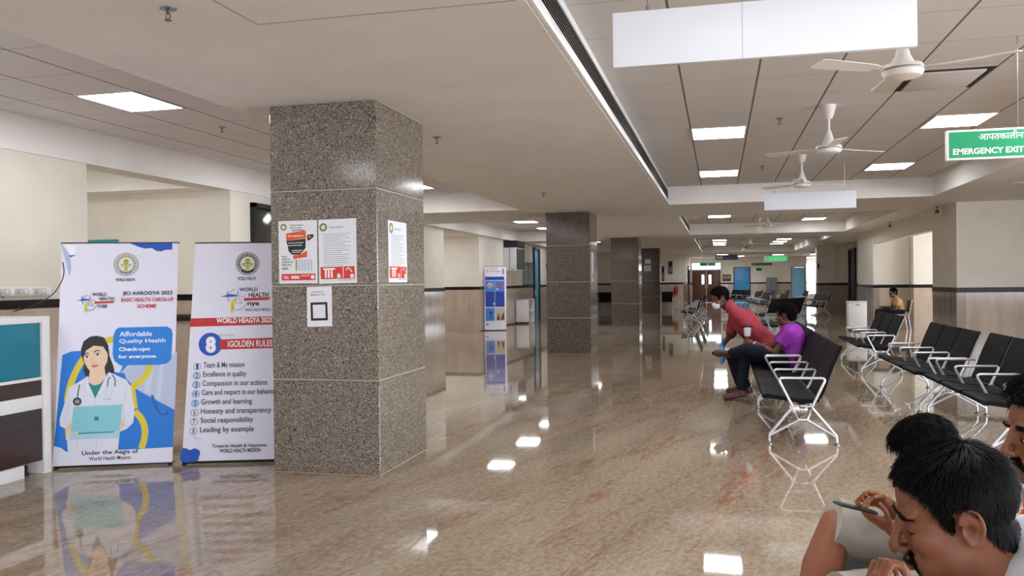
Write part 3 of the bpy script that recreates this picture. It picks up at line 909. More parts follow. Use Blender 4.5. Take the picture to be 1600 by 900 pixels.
def banner(bl, br, tl, label, art, group=None):
    bl, br, tl = Vector(bl), Vector(br), Vector(tl)
    U = (br - bl).normalized(); W_ = (br - bl).length; V = (tl - bl).normalized(); H = (tl - bl).length
    N = U.cross(V).normalized()
    t = thing('roll_up_banner', label, 'banner', (*((bl + br) / 2).xy, 0), math.atan2(U.y, U.x), group)
    inv = parent_world(t).inverted()
    mb = MB(BANW); mb.prism([bl, br, br + V * H, tl], -N * .004)
    sh = mb.build('banner_sheet', None, None); sh.parent = t; sh.matrix_parent_inverse = inv
    P = Print(bl, U, V, .0006 if bl.y > 15 else .00008); art(P, W_, H)
    ob = P.build('printed_artwork', None); ob.parent = sh
    def part(name, mb):
        o = mb.build(name, None); o.parent = t; o.matrix_parent_inverse = inv; return o
    mb = MB(DARKG); mb.tube([bl + V * H - U * .005 - N * .006, br + V * H + U * .005 - N * .006], .008, 8); part('top_rail', mb)
    m = (bl + br) / 2
    mb = MB(BLK); mb.tube([m + Vector((0, .12, -bl.z)) - N * .02, m + V * H * .98 - N * .012], .008, 8); part('back_pole', mb)
    mb = MB(BLK)
    for e in (bl + U * .02, br - U * .02):
        g = Vector((e.x, e.y, .008)); mb.tube([g - N * .16, g + N * .05], .008, 8)
    mb.tube([Vector((bl.x, bl.y, .02)) - N * .02, Vector((br.x, br.y, .02)) - N * .02], .014, 8); part('foot_bar', mb)
    return t, P

def emblem(P, u, v, r, dark, mid):
    P.disc_uv(u, v, r, dark); P.disc_uv(u, v, r * .93, WHT); P.disc_uv(u, v, r * .87, dark if dark is INK else GREYP); P.disc_uv(u, v, r * .62, CREAMP)
    for k in range(26):
        a = 2 * PI * k / 26
        if 16 < k < 23: continue
        c, s = math.cos(a), math.sin(a); q = r * .75
        P.poly([(u + c * (q - r * .06) - s * r * .035, v + s * (q - r * .06) + c * r * .035), (u + c * (q + r * .06) - s * r * .035, v + s * (q + r * .06) + c * r * .035),
                (u + c * (q + r * .06) + s * r * .035, v + s * (q + r * .06) - c * r * .035), (u + c * (q - r * .06) + s * r * .035, v + s * (q - r * .06) - c * r * .035)], WHT, P.dl * (P.lay + 1))
    P.lay += 1
    P.poly([(u - r * .48, v + r * .1), (u - r * .1, v - r * .12), (u - r * .1, v - r * .3), (u - r * .45, v - r * .2)], mid)
    P.poly([(u + r * .48, v + r * .1), (u + r * .1, v - r * .12), (u + r * .1, v - r * .3), (u + r * .45, v - r * .2)], mid, P.dl * P.lay)
    P.disc_uv(u, v + r * .25, r * .22, OLIVE, 14); P.poly([(u - r * .06, v + r * .3), (u + r * .06, v + r * .3), (u + r * .16, v - r * .55), (u - r * .16, v - r * .55)], mat('print_gold', (196, 180, 74), .42))
    P.stroke_uv([(u - r * .4, v - r * .05), (u, v + r * .05), (u + r * .4, v - r * .05)], r * .06, dark)

def stroke_uv(s, q, w, m):
    P = smooth_path([Vector((a, b, 0)) for a, b in q], 4) if len(q) > 2 else [Vector((a, b, 0)) for a, b in q]
    s.lay += 1; s.mb.use(m); L = []; Rr = []; h = s.dl * s.lay
    for i, p in enumerate(P):
        d = (P[min(i + 1, len(P) - 1)] - P[max(i - 1, 0)]).normalized(); n = Vector((-d.y, d.x, 0)) * w / 2
        L.append(s.mb.bm.verts.new(s.at(p.x + n.x, p.y + n.y, h))); Rr.append(s.mb.bm.verts.new(s.at(p.x - n.x, p.y - n.y, h)))
    for i in range(len(P) - 1): s.mb._f([L[i], Rr[i], Rr[i + 1], L[i + 1]])
Print.stroke_uv = stroke_uv

def health_logo(P, cv, names, sub=False):
    """bird-like pen mark with coloured strokes; crop coordinates through cv"""
    P.pp([(190, 472), (245, 458), (285, 462), (285, 470), (245, 474)], BLUE2, cv)
    P.stroke([(232, 440), (228, 470), (240, 500)], .006, BLUE2, cv); P.stroke([(268, 430), (240, 452), (225, 470)], .004, NAVY, cv)
    P.pp([(322, 480), (470, 474), (462, 490), (322, 496)], REDP, cv)
    P.pp([(252, 492), (276, 478), (270, 520), (262, 562), (246, 560)], YEL, cv)
    P.stroke([(285, 445), (292, 480), (312, 505), (300, 510), (276, 498), (285, 460)], .005, GREYP, cv)
    P.stroke([(250, 520), (270, 545), (310, 540), (340, 505)], .004, NAVY, cv); P.stroke([(285, 430), (300, 470), (330, 470)], .004, GREYP, cv)
    for tx, a, b, c, d, m in names: P.text(tx, a, b, c, d, m, cv, .02)

cT = lambda x, y: (80 + x / 4.736, 370 + y / 4.736)
cD = lambda x, y: (80 + x / 3.752, 500 + y / 3.752)
c8 = lambda x, y: (280 + x / 4.735, 370 + y / 4.735)
cA = lambda x, y: (x / 2.25, 360 + y / 2.25)

def art1(P, w, h):
    P.poly([(w * .62, h), (w * .70, h), (w, h), (w, h - .06), (w * .94, h - .062), (w * .90, h - .075), (w * .86, h - .07), (w * .82, h - .045), (w * .76, h - .05), (w * .71, h - .035)], BLUE2)
    # backdrop
    P.pp([(400, 300), (470, 268), (600, 262), (738, 185), (735, 285), (724, 525), (640, 482), (560, 440), (480, 400)], LAV, cD)
    P.pp([(560, 270), (600, 265), (580, 430), (545, 420)], mat('print_pale', (206, 216, 238), .42), cD); P.pp([(640, 240), (664, 228), (640, 470), (615, 455)], mat('print_pale', (206, 216, 238), .42), cD)
    P.pp([(66, 205), (120, 184), (185, 180), (330, 250), (330, 772), (88, 772), (58, 750), (16, 738)], BLUE, cD)
    P.pp([(330, 300), (430, 312), (440, 345), (500, 405), (560, 440), (640, 482), (722, 525), (714, 745), (390, 762), (330, 772)], BLUE, cD)
    P.stroke([(590, 440), (620, 520), (640, 548), (672, 552), (684, 530)], .02, mat('banner_mid_blue', (36, 92, 176), .42), cD)
    P.stroke([(375, 112), (300, 130), (220, 190), (150, 290), (108, 400), (95, 480)], .052, YEL, cD)
    P.stroke([(580, 262), (560, 320), (520, 362), (478, 395), (478, 440), (490, 520)], .052, YEL, cD)
    P.stroke([(490, 535), (530, 580), (550, 640), (545, 700), (528, 752)], .052, YEL, cD)
    P.stroke([(96, 640), (101, 702)], .04, YEL, cD)
    # woman
    P.pp([(176, 205), (175, 170), (190, 125), (230, 97), (270, 92), (312, 105), (335, 150), (342, 210), (365, 270), (372, 306), (350, 322), (322, 310), (300, 330), (205, 330), (188, 300), (194, 255)], INK, cD)
    P.pp([(228, 285), (312, 270), (318, 320), (324, 335), (290, 372), (258, 392), (215, 362), (222, 335)], SKIN_P, cD)
    P.pp([(190, 205), (198, 172), (248, 142), (300, 146), (328, 188), (330, 230), (320, 262), (292, 300), (262, 312), (230, 300), (206, 270), (193, 238)], SKIN_P, cD, True)
    P.pp([(186, 225), (204, 180), (250, 150), (305, 156), (338, 205), (336, 150), (305, 100), (262, 92), (215, 105), (186, 140), (178, 190)], INK, cD)
    for a in (((193, 205), (205, 195), (222, 197)), ((250, 190), (266, 180), (286, 181))): P.stroke(a, .008, INK, cD)
    for x, y in ((209, 216), (272, 203)):
        P.disc(x, y, .024, WHT, cD, 18, .012); P.disc(x, y, .0105, mat('print_iris', (96, 70, 52), .42), cD, 14); P.stroke([(x - 19, y - 1), (x - 4, y - 10), (x + 18, y - 4)], .0045, INK, cD)
    P.stroke([(246, 215), (238, 242), (248, 250), (262, 246)], .004, mat('print_skin_shade', (206, 160, 132), .42), cD)
    P.pp([(233, 268), (250, 262), (262, 262), (280, 262), (264, 276), (246, 279)], LIP, cD)
    P.pp([(218, 328), (160, 365), (105, 395), (85, 470), (50, 580), (52, 620), (90, 642), (98, 770), (392, 762), (402, 655), (440, 640), (480, 604), (490, 540), (470, 395), (440, 350), (338, 305), (322, 330), (258, 460), (220, 375)], COATP, cD)
    P.pp([(220, 374), (258, 384), (302, 368), (258, 458)], TEALP, cD)
    for a in (((218, 330), (190, 380), (205, 420), (258, 460)), ((338, 306), (330, 400), (262, 458)), ((110, 430), (100, 520), (75, 590)), ((440, 400), (425, 500), (430, 590)), ((258, 462), (250, 500)), ((150, 690), (150, 760)), ((270, 690), (262, 760))):
        P.stroke(a, .005, SHADE, cD)
    P.stroke([(168, 378), (158, 425), (153, 470)], .008, INK, cD); P.disc(153, 478, .034, INK, cD); P.disc(153, 478, .02, GREYP, cD)
    P.stroke([(356, 322), (374, 345), (374, 388)], .008, INK, cD); P.stroke([(350, 338), (336, 345), (330, 388)], .007, INK, cD); P.stroke([(330, 388), (320, 455)], .006, SHADE, cD); P.stroke([(374, 388), (352, 440), (332, 464)], .006, SHADE, cD)
    P.text('Dr. BLU', 306, 468, 352, 460, GREYP, cD)
    P.pp([(92, 622), (120, 590), (124, 665), (95, 665)], SKIN_P, cD); P.pp([(404, 592), (424, 580), (434, 622), (410, 642)], SKIN_P, cD)
    P.pp([(108, 668), (404, 654), (400, 690), (104, 702)], mat('print_laptop_base', (176, 216, 232), .42), cD)
    P.pp([(132, 508), (418, 495), (402, 656), (116, 660)], LAP, cD); P.pp([(120, 662), (402, 650), (398, 658), (124, 672)], mat('print_hinge', (40, 160, 172), .42), cD)
    P.pp([(112, 655), (158, 652), (158, 674), (112, 678)], mat('print_hinge_pale', (196, 214, 196), .42), cD); P.pp([(370, 648), (404, 646), (402, 662), (370, 664)], mat('print_hinge_pale', (196, 214, 196), .42), cD)
    P.pp([(254, 572), (259, 566), (266, 568), (274, 566), (280, 571), (276, 577), (281, 583), (275, 590), (266, 588), (258, 590), (253, 582)], TEALP, cD, True); P.pp([(266, 565), (268, 559), (273, 558), (271, 564)], TEALP, cD)
    # speech bubble
    P.pp([(400, 44), (380, 56), (366, 90), (361, 200), (372, 240), (405, 266), (420, 268), (402, 312), (450, 266), (640, 262), (680, 254), (704, 230), (713, 80), (704, 52), (680, 38)], mat('bubble_blue', (14, 128, 226), .42), cD)
    for tx, a, b, c, d in (('Affordable', 402, 97, 592, 68), ('Quality Health', 400, 143, 672, 112), ('Check-upo', 397, 190, 580, 160), ('for everyone.', 394, 232, 620, 205)):
        P.text(tx, a, b, c, d, WHT, cD, .015 if d < 150 else .03)
    # heading
    u, v = P.uv(*cT(555, 205)); emblem(P, u, v, .098, mat('print_emblem_grey', (128, 124, 124), .45), LAV)
    P.text('WORLD HEALTH', 478, 330, 620, 308, INK, cT, .02)
    health_logo(P, cT, (('WORLD', 304, 440, 412, 414, INK), ('HEALTHN', 356, 470, 468, 447, INK), ('TOBS', 340, 526, 416, 502, INK)))
    P.text('JIO AAROGYA 2023', 530, 440, 897, 404, INK, cT, .025)
    P.text('BASIC HEALTH CHECK-UP', 520, 482, 906, 453, REDP, cT, .02); P.text('SCHEME', 638, 528, 780, 500, REDP, cT, .02)
    P.pp([(16, 740), (60, 750), (88, 774), (130, 764), (392, 762), (714, 747), (712, 832), (8, 858)], BANW, cD)
    P.text('Under the Aegis of', 180, 800, 512, 768, INK, cD, .025); P.text('World Health Mission', 222, 825, 468, 802, INK, cD, .02)
    # loose corner at the top left
    P.pp([(80, 55), (150, 62), (188, 70), (184, 130), (150, 165), (140, 120)], WHT, cT); P.pp([(78, 55), (100, 75), (135, 150), (150, 240), (136, 290), (112, 180), (85, 100)], mat('banner_fold', (172, 190, 226), .4), cT); P.pp([(130, 140), (185, 134), (150, 152)], BLUE2, cT)

def art2(P, w, h):
    P.poly([(w - .07, h), (w, h), (w, h - .07), (w - .04, h - .066), (w - .062, h - .04)], BLUE2)
    u, v = P.uv(*c8(506, 198)); emblem(P, u, v, .098, INK, mat('print_aqua', (150, 190, 190), .42))
    P.text('WORLD HEALTH', 432, 322, 566, 296, INK, c8, .03)
    cl = lambda x, y: c8(305 + (x - 190) * 1.32, 440 + (y - 470) * 1.32)
    health_logo(P, cl, ())
    P.text('WORLD', 444, 404, 582, 376, INK, c8, .03); P.text('HEALTH', 514, 446, 662, 414, INK, c8, .03); P.text('nya', 505, 518, 594, 484, INK, c8, .04); P.text('WORLD HEALTH MISSION', 486, 550, 676, 530, INK, c8, .01)
    P.pp([(84, 604), (716, 588), (718, 648), (78, 666)], REDP, c8); P.text('WORLD HEAGYA 2023', 276, 640, 686, 600, WHT, c8, .03)
    P.disc(232, 795, .098, BLUE2, c8); P.pp([(300, 760), (718, 745), (718, 822), (300, 834)], REDP, c8)
    P.text('8', 196, 860, 272, 738, WHT, c8, .06); P.text('Be us smtion', 296, 735, 410, 720, GREYP, c8)
    P.text('GOLDEN RULES', 372, 816, 690, 768, WHT, c8, .02); P.pp([(360, 770), (366, 770), (366, 816), (360, 816)], WHT, c8)
    rows = (('Team & My mission', 477, 716, 860), ('Excellence in quality', 509, 714, 866), ('Compassion in our actions', 541, 712, 940), ('Care and respect in our behavior', 573, 710, 972), ('Growth and learning', 606, 708, 886),
            ('Honesty and transparency', 639, 707, 954), ('Social responsibility', 671, 706, 890), ('Leading by example', 704, 704, 893))
    for k, (tx, y, x0, x1) in enumerate(rows):
        cx = 694 - k * 1.9; m = mat('print_ring', (60, 130, 180), .42) if k in (1, 2, 3, 4) else GREYP
        P.disc(cx, y + 2, .031, m, cA); P.disc(cx, y + 2, .026, mat('print_ring_fill', (176, 206, 232), .42) if k in (1, 2, 3, 4) else BANW, cA)
        P.text(str(k + 1), cx - 4, y + 11, cx + 4, y - 8, NAVY, cA, .01)
        P.text(tx, x0, y + (12 if any(q in tx for q in 'pgyq') else 8), x1, y - 13, mat('print_text', (52, 50, 56), .45), cA, .012)
    P.text('Be us', 682, 735, 706, 724, LAV, cA); P.text('Towards Health & Happiness', 746, 768, 938, 752, INK, cA, .015); P.text('WORLD HEALTH MISSION', 772, 782, 916, 768, INK, cA, .02)
    P.pp([(640, 770), (655, 766), (668, 772), (685, 766), (703, 776), (700, 795), (690, 812), (637, 812)], BLUE2, cA, True)
banner((-5.35, 5.87, .03), (-4.49, 6.23, .03), (-5.35, 6.0, 1.872), 'white and blue banner with a doctor holding a laptop', art1)
banner((-4.39, 6.22, .03), (-3.53, 6.50, .03), (-4.317, 6.35, 1.864), 'white banner listing eight golden rules, beside the nearest column', art2)

def art3(P, w, h):
    P.text_uv('Together for', w * .3, h * .955, w * .34, h * .02, INK, .02); P.text_uv('World Health', w * .26, h * .915, w * .5, h * .022, REDP, .02); P.text_uv('Free check-up camp', w * .3, h * .89, w * .42, h * .014, GREYP)
    P.stroke_uv([(w * .1, h * .93), (w * .18, h * .95), (w * .16, h * .9)], .02, GREYP); P.text_uv('5', w * .85, h * .88, w * .1, h * .08, mat('print_maroon', (120, 24, 40), .45), .04)
    P.poly([(w * .06, h * .36), (w * .94, h * .36), (w * .94, h * .84), (w * .06, h * .84)], mat('print_royal', (16, 52, 164), .42))
    LB = mat('print_light_blue', (54, 128, 216), .42)
    for a in (.08, .52):
        P.poly([(w * a, h * .60), (w * (a + .40), h * .60), (w * (a + .40), h * .79), (w * a, h * .79)], LB); P.poly([(w * a, h * .772), (w * (a + .40), h * .772), (w * (a + .40), h * .785), (w * a, h * .785)], LAV)
    P.poly([(w * .49, h * .36), (w * .51, h * .36), (w * .51, h * .79), (w * .49, h * .79)], LAV)
    P.disc_uv(w * .28, h * .70, w * .13, LAV); P.disc_uv(w * .28, h * .685, w * .1, mat('print_salmon', (214, 150, 128), .42)); P.poly([(w * .66, h * .66), (w * .78, h * .64), (w * .82, h * .74), (w * .72, h * .77)], mat('print_brick', (176, 70, 60), .42)); P.disc_uv(w * .62, h * .64, w * .05, LAV)
    P.disc_uv(w * .45, h * .41, w * .04, LAV, 10, w * .06)
    P.poly([(w * .06, h * .14), (w * .48, h * .14), (w * .48, h * .345), (w * .06, h * .345)], LB); P.poly([(w * .52, h * .14), (w * .94, h * .14), (w * .94, h * .345), (w * .52, h * .345)], mat('print_beige', (196, 178, 156), .42))
    P.disc_uv(w * .3, h * .27, w * .07, DARKG); P.poly([(w * .22, h * .17), (w * .42, h * .17), (w * .36, h * .25), (w * .26, h * .25)], mat('print_slate', (70, 96, 140), .42))
    P.poly([(w * .56, h * .16), (w * .72, h * .15), (w * .66, h * .27)], mat('print_maroon', (120, 24, 40), .45)); P.poly([(w * .74, h * .15), (w * .92, h * .16), (w * .9, h * .28), (w * .82, h * .24)], mat('print_brown', (96, 62, 46), .45))
    P.text_uv('Healthy life, happy family', w * .2, h * .10, w * .55, h * .012, GREYP); P.text_uv('World Health Mission', w * .3, h * .045, w * .45, h * .014, GREYP); P.poly([(w * .08, h * .075), (w * .18, h * .075), (w * .18, h * .095), (w * .08, h * .095)], NAVY)
banner((-7.08, 25.28, .03), (-6.45, 25.52, .03), (-7.08, 25.38, 1.99), 'slim white and blue poster banner standing by the left wall recess', art3)

# ------------------------------------------------------------------ notices on the columns
def notice(pts, label, art, group=None, name='notice'):
    """flat sheet: bottom left, bottom right, top left"""
    a, b, c = (Vector(p) for p in pts); U = (b - a); V = (c - a); w, h = U.length, V.length; N = U.normalized().cross(V.normalized())
    t = thing(name, label, 'notice', a, 0, group)
    o = MB(PAPER).prism([Vector((0, 0, 0)), U, U + V, V], N * .0015).build('paper', t, None)
    P = Print(a + N * .0016, U, V, .0006 if a.y > 15 else .00012); art(P, w, h); P.build('printing', t)
    return t
def lines_of(P, w, h, x0, x1, y0, y1, n, m, ww=.006):
    for k in range(n):
        y = h * (y1 + (y0 - y1) * k / max(1, n - 1)); e = w * (x1 - (.0, .12, .04, .3, .02, .2)[k % 6] * (x1 - x0))
        P.poly([(w * x0, y), (e, y), (e, y + ww), (w * x0, y + ww)], m, P.dl * 2)
    P.lay = max(P.lay, 2)
PT = mat('print_fine', (110, 112, 122), .5)
def badge(P, u, v, r):
    P.disc_uv(u, v, r, DARKG); P.disc_uv(u, v, r * .8, mat('badge_green', (150, 176, 100), .5)); P.disc_uv(u, v, r * .5, CREAMP)
def redband(P, w, h, x0, x1, y0, y1):
    P.poly([(w * x0, h * y0), (w * x1, h * y0), (w * x1, h * y1), (w * x0, h * y1)], mat('notice_red', (222, 62, 44), .5))
def artA(P, w, h):
    badge(P, w * .13, h * .90, w * .08)
    P.text_uv('WORLD HEALTH', w * .3, h * .915, w * .35, h * .022, INK, .02); P.text_uv('HEALTH CAMP', w * .3, h * .875, w * .3, h * .02, INK, .02); P.text_uv('NOTICE', w * .36, h * .83, w * .3, h * .03, INK, .03)
    P.poly([(w * .2, h * .68), (w * .72, h * .72), (w * .71, h * .84), (w * .2, h * .80)], ORANGE); P.text_uv('Screening', w * .25, h * .735, w * .4, h * .04, WHT, .02)
    P.poly([(w * .2, h * .68), (w * .71, h * .71), (w * .7, h * .56), (w * .56, h * .46), (w * .34, h * .46), (w * .26, h * .52), (w * .24, h * .6)], INK)
    for a, b, c in ((.25, .64, .4), (.25, .60, .36), (.34, .52, .28), (.34, .49, .24)): P.poly([(w * a, h * b), (w * (a + c), h * (b + .004)), (w * (a + c), h * (b + .014)), (w * a, h * (b + .01))], WHT, P.dl * (P.lay + 1))
    P.lay += 1
    P.poly([(w * .74, h * .72), (w * .76, h * .68), (w * .80, h * .68), (w * .92, h * .74), (w * .9, h * .78), (w * .76, h * .77)], INK); P.poly([(w * .78, h * .71), (w * .86, h * .73), (w * .84, h * .76), (w * .78, h * .75)], ORANGE)
    P.poly([(w * .38, h * .39), (w * .74, h * .42), (w * .74, h * .52), (w * .56, h * .46), (w * .38, h * .45)], ORANGE)
    P.text_uv('Free', w * .08, h * .42, w * .13, h * .025, INK, .02); P.text_uv('HEALTH', w * .08, h * .375, w * .2, h * .025, INK, .02); P.text_uv('CHECK-UP', w * .08, h * .33, w * .3, h * .025, INK, .02); P.text_uv('FOR ALL', w * .08, h * .285, w * .26, h * .025, INK, .02); P.text_uv('2023', w * .08, h * .225, w * .16, h * .03, INK, .02)
    for k in range(6): P.poly([(w * (.44 + k * .078), h * .2), (w * (.475 + k * .078), h * .2), (w * (.475 + k * .078), h * .38), (w * (.44 + k * .078), h * .38)], OLIVE if k == 0 else LAV, P.dl * (P.lay + 1))
    P.lay += 1
    redband(P, w, h, .07, .95, .05, .155); P.text_uv('CALL', w * .12, h * .075, w * .14, h * .05, WHT, .03); P.text_uv('880', w * .32, h * .075, w * .22, h * .05, WHT, .04); P.text_uv('HEALTH', w * .58, h * .11, w * .22, h * .025, WHT, .02); P.disc_uv(w * .88, h * .1, w * .05, WHT)
def artB(P, w, h):
    badge(P, w * .15, h * .88, w * .1); P.text_uv('WORLD HEALTH', w * .3, h * .86, w * .38, h * .025, PT, .02)
    lines_of(P, w, h, .14, .86, .25, .77, 17, PT, .003)
    redband(P, w, h, .05, .95, .07, .26)
    for a in (.16, .24, .32): P.poly([(w * a, h * .09), (w * (a + .05), h * .09), (w * (a + .05), h * .22), (w * a, h * .22)], WHT, P.dl * (P.lay + 1))
    P.lay += 1
    P.poly([(w * .12, h * .215), (w * .44, h * .215), (w * .44, h * .24), (w * .12, h * .24)], WHT); P.poly([(w * .48, h * .085), (w * .58, h * .085), (w * .56, h * .15), (w * .5, h * .15)], WHT); P.poly([(w * .64, h * .08), (w * .66, h * .08), (w * .66, h * .25), (w * .64, h * .25)], WHT)
    P.stroke_uv([(w * .72, h * .2), (w * .8, h * .235), (w * .88, h * .17)], .008, WHT); P.disc_uv(w * .88, h * .11, w * .05, WHT)
    lines_of(P, w, h, .5, .95, .035, .045, 1, PT, .004)
def artC(P, w, h):
    P.text_uv('SCAN AND PAY', w * .22, h * .85, w * .5, h * .04, INK, .01); P.text_uv('Mobile Pay', w * .18, h * .77, w * .6, h * .05, INK, .01)
    z = .014
    for a in (((.16, .15), (.84, .21)), ((.16, .55), (.84, .61)), ((.16, .21), (.25, .55)), ((.75, .21), (.84, .55))):
        (x0, y0), (x1, y1) = a; P.poly([(w * x0, h * y0), (w * x1, h * y0), (w * x1, h * y1), (w * x0, h * y1)], INK, P.dl)
FY = 6.139
notice(((-3.42, FY, 1.51), (-3.085, FY, 1.51), (-3.42, FY, 2.01)), 'white notice with an orange and black badge taped on the nearest column', artA)
notice(((-3.072, FY, 1.505), (-2.75, FY, 1.51), (-3.072, FY, 2.01)), 'white letter notice with red footer on the front of the nearest column', artB)
notice(((-3.18, FY, 1.165), (-2.965, FY, 1.17), (-3.18, FY, 1.48)), 'small white payment notice low on the front of the nearest column', artC)
FX = -2.574
notice(((FX, 6.36, 1.51), (FX, 6.77, 1.51), (FX, 6.355, 2.01)), 'white letter notice with red footer on the side of the nearest column', artB)
notice(((FX, 17.45, 1.5), (FX, 17.75, 1.5), (FX, 17.45, 2.1)), 'tall white notice on the right side of the second column', artB)
def artD(P, w, h): lines_of(P, w, h, .15, .85, .2, .8, 3, PT, .02)
notice(((-3.22, 38.299, 2.26), (-2.98, 38.299, 2.26), (-3.22, 38.299, 2.46)), 'small paper high on the farthest column', artD)
def artE(P, w, h): lines_of(P, w, h, .15, .85, .2, .6, 3, PT, .02); P.poly([(w * .1, h * .85), (w * .9, h * .85), (w * .9, h * .95), (w * .1, h * .95)], ORANGE)
notice(((-3.26, 38.299, 1.92), (-2.97, 38.299, 1.92), (-3.26, 38.299, 2.18)), 'larger paper with orange heading on the farthest column', artE)
def artF(P, w, h): lines_of(P, w, h, .1, .9, .2, .8, 3, PT, .02)
notice(((.10, 56.975, 1.0), (.52, 56.975, 1.0), (.10, 56.975, 1.2)), 'white paper on the far wall under the framed picture', artF)

# ------------------------------------------------------------------ reception desk, wall socket strip, cable
TEAL = mat('teal_panel', (0, 122, 144), .35); DWOOD = m_wood('dark_walnut_laminate', (50, 30, 24), (68, 43, 34), .35, (22, 1.0, 22)); LAMW = mat('white_laminate', (238, 236, 234), .3)
t = thing('reception_desk', 'reception desk with teal panel, dark walnut bands and white frame', 'desk', (-5.3, 4.0, 0))
mb = MB(LAMW); mb.b2((-.62, 1.72, 0), (.0, 1.80, 1.27), .004).b2((-.62, -1.8, 1.22), (.0, 1.72, 1.27), .004).b2((-.05, -1.8, .76), (-.003, 1.72, .785), .002); mb.build('white_frame', t)
mb = MB(LAMW); mb.b2((-.6, -1.78, .10), (-.05, 1.7, 1.22)); mb.build('carcass', t)
for nm, z0, z1, m, x in (('teal_panel', .785, 1.22, TEAL, -.02), ('walnut_band', .64, .76, DWOOD, -.014), ('white_band', .53, .64, LAMW, -.008), ('walnut_panel', .11, .53, DWOOD, -.014)):
    MB(m).b2((-.05, -1.8, z0 + .001), (x, 1.718, z1 - .001), .002).build(nm, t)
MB(LAMW).b2((-.5, -1.8, 0), (-.03, 1.55, .10), .002).build('kick_panel', t)
MB(BLK).lathe([(.02, 0), (.02, .02), (.012, .03), (.012, .1)], 12, (-.1, 1.64, 0)).build('foot', t)

t = thing('socket_strip', 'long white wall socket strip above the dark band at the left edge', 'socket', (XL, 7.2, 1.42))
MB(WHITE).b2((0, -.9, 0), (.035, .62, .09), .006).build('casing', t)
for k in range(6):
    y = -.75 + k * .24
    mb = MB(mat('socket_grey', (206, 208, 210), .4)); mb.b2((.034, y - .09, .012), (.041, y + .09, .078), .004); so = mb.build('socket_plate', t)
    mb = MB(DARKG)
    for dy, dz in ((-.05, .055), (-.065, .03), (-.035, .03)): mb.lathe([(0, 0), (.007, 0), (.007, .002), (0, .002)], 8, (.041, y + dy, dz), Matrix.Rotation(R(90), 3, 'Y'))
    mb.build('pin_holes', so, None)
    mb = MB(WHITE); mb.b2((.041, y + .03, .025), (.047, y + .06, .065), .002); mb.build('switch', so)
t = thing('cable', 'thin black cable looping from the banner corner to the wall sockets', 'cable')
pts = [W(98, 410, 6.2), W(100, 425, 6.25), W(95, 442, 6.4), W(80, 462, 6.6), W(50, 478, 6.9), W(20, 487, 7.1), Vector((XL + .05, 7.35, 1.30)), Vector((XL + .045, 7.1, 1.44))]
MB(BLK).tube(smooth_path(pts, 6), .004, 6).build('cable_cord', t)
t = thing('notice_board', 'teal framed board on the niche wall behind the doctor banner', 'board', (-9.42, 11.36, 1.45))
MB(mat('teal_frame', (20, 140, 150), .4)).b2((-.32, -.03, 0), (.32, .03, .79), .01).build('frame', t); MB(PAPER).b2((-.28, -.034, .04), (.28, -.028, .74)).build('board_face', t, None)

# ------------------------------------------------------------------ left wall further back
t = thing('wall_cabinet', 'white wall box with smoked glass side high on the left wall', 'cabinet', (XL + .005, 28.0, 1.9))
MB(mat('cabinet_white', (222, 224, 230), .35)).b2((0, 0, 0), (.44, 1.3, .78), .01).build('body', t); MB(mat('smoked_glass', (70, 76, 76), .08)).b2((.44, .06, .03), (.452, 1.24, .75)).build('glass_side', t); MB(GREYP).b2((.2, -.004, .02), (.23, 0, .76)).build('door_gap', t, None)
MB(BLK).b2((.26, -.006, .04), (.38, 0, .055)).build('latch', t)
t = thing('air_conditioner', 'black box unit resting on top of the white wall box', 'air conditioner', (XL + .02, 28.02, 2.682))
mb = MB(mat('black_casing', (26, 26, 26), .5)); mb.b2((0, 0, 0), (.46, 1.2, .235), .01); mb.build('casing', t)
mb = MB(DARKG)
for k in range(6): mb.b2((.03, -.006, .03 + k * .03), (.43, 0, .042 + k * .03))
mb.build('louvre_grille', t, None)
t = thing('side_cabinet', 'low white cabinet with an open side shelf by the left wall', 'cabinet', (XL + .01, 29.6, 0))
mb = MB(LAMW); mb.b2((0, 0, 0), (.5, .03, .88), .004).b2((0, .97, 0), (.5, 1.0, .88), .004).b2((0, 0, .85), (.5, 1.0, .88), .004).b2((0, 0, 0), (.03, 1, .88)).b2((0, 0, 0), (.5, 1, .06)); mb.build('carcass', t)
MB(LAMW).b2((.03, .03, .42), (.48, .97, .44)).build('shelf', t); MB(mat('shelf_grey', (176, 174, 172), .5)).b2((.05, .03, .06), (.08, .97, .85)).build('back_panel', t)

# ------------------------------------------------------------------ right side and far end
t = thing('dustbin', 'white tall waste bin with a dark base beside the right wall recess', 'bin', (3.78, 25.7, 0))
mb = MB(WHITE); mb.b2((-.245, -.2, .05), (.245, .2, .80), .02, 3); mb.build('bin_body', t); MB(mat('bin_lid', (226, 226, 228), .4)).b2((-.255, -.21, .80), (.255, .21, .84), .012).build('lid', t); MB(BLK).b2((-.22, -.18, 0), (.22, .18, .05)).build('base', t)
mb = MB(CHROMED); mb.b2((-.06, -.206, .73), (.06, -.2, .76), .003); mb.build('handle', t)
t = thing('steel_cabinet', 'grey steel cabinet standing against the far cream wall', 'cabinet', (2.95, 56.7, 0))
G2 = mat('steel_grey_paint', (96, 100, 106), .4)
MB(G2).b2((0, -.2, .06), (.62, .24, 1.6), .008).build('body', t)
for k in (0, 1): MB(mat('steel_grey_door', (104, 108, 114), .4)).b2((.01 + k * .302, -.212, .1), (.308 + k * .302, -.2, 1.57), .003).build('door', t)
mb = MB(CHROME); mb.b2((.29, -.225, .8), (.30, -.212, .92)); mb.build('handle', t); MB(BLK).b2((.02, -.18, 0), (.6, .22, .06)).build('plinth', t)
t = thing('framed_picture', 'framed colour picture between the brown door and the blue door', 'picture', (.2, 56.985, 1.38))
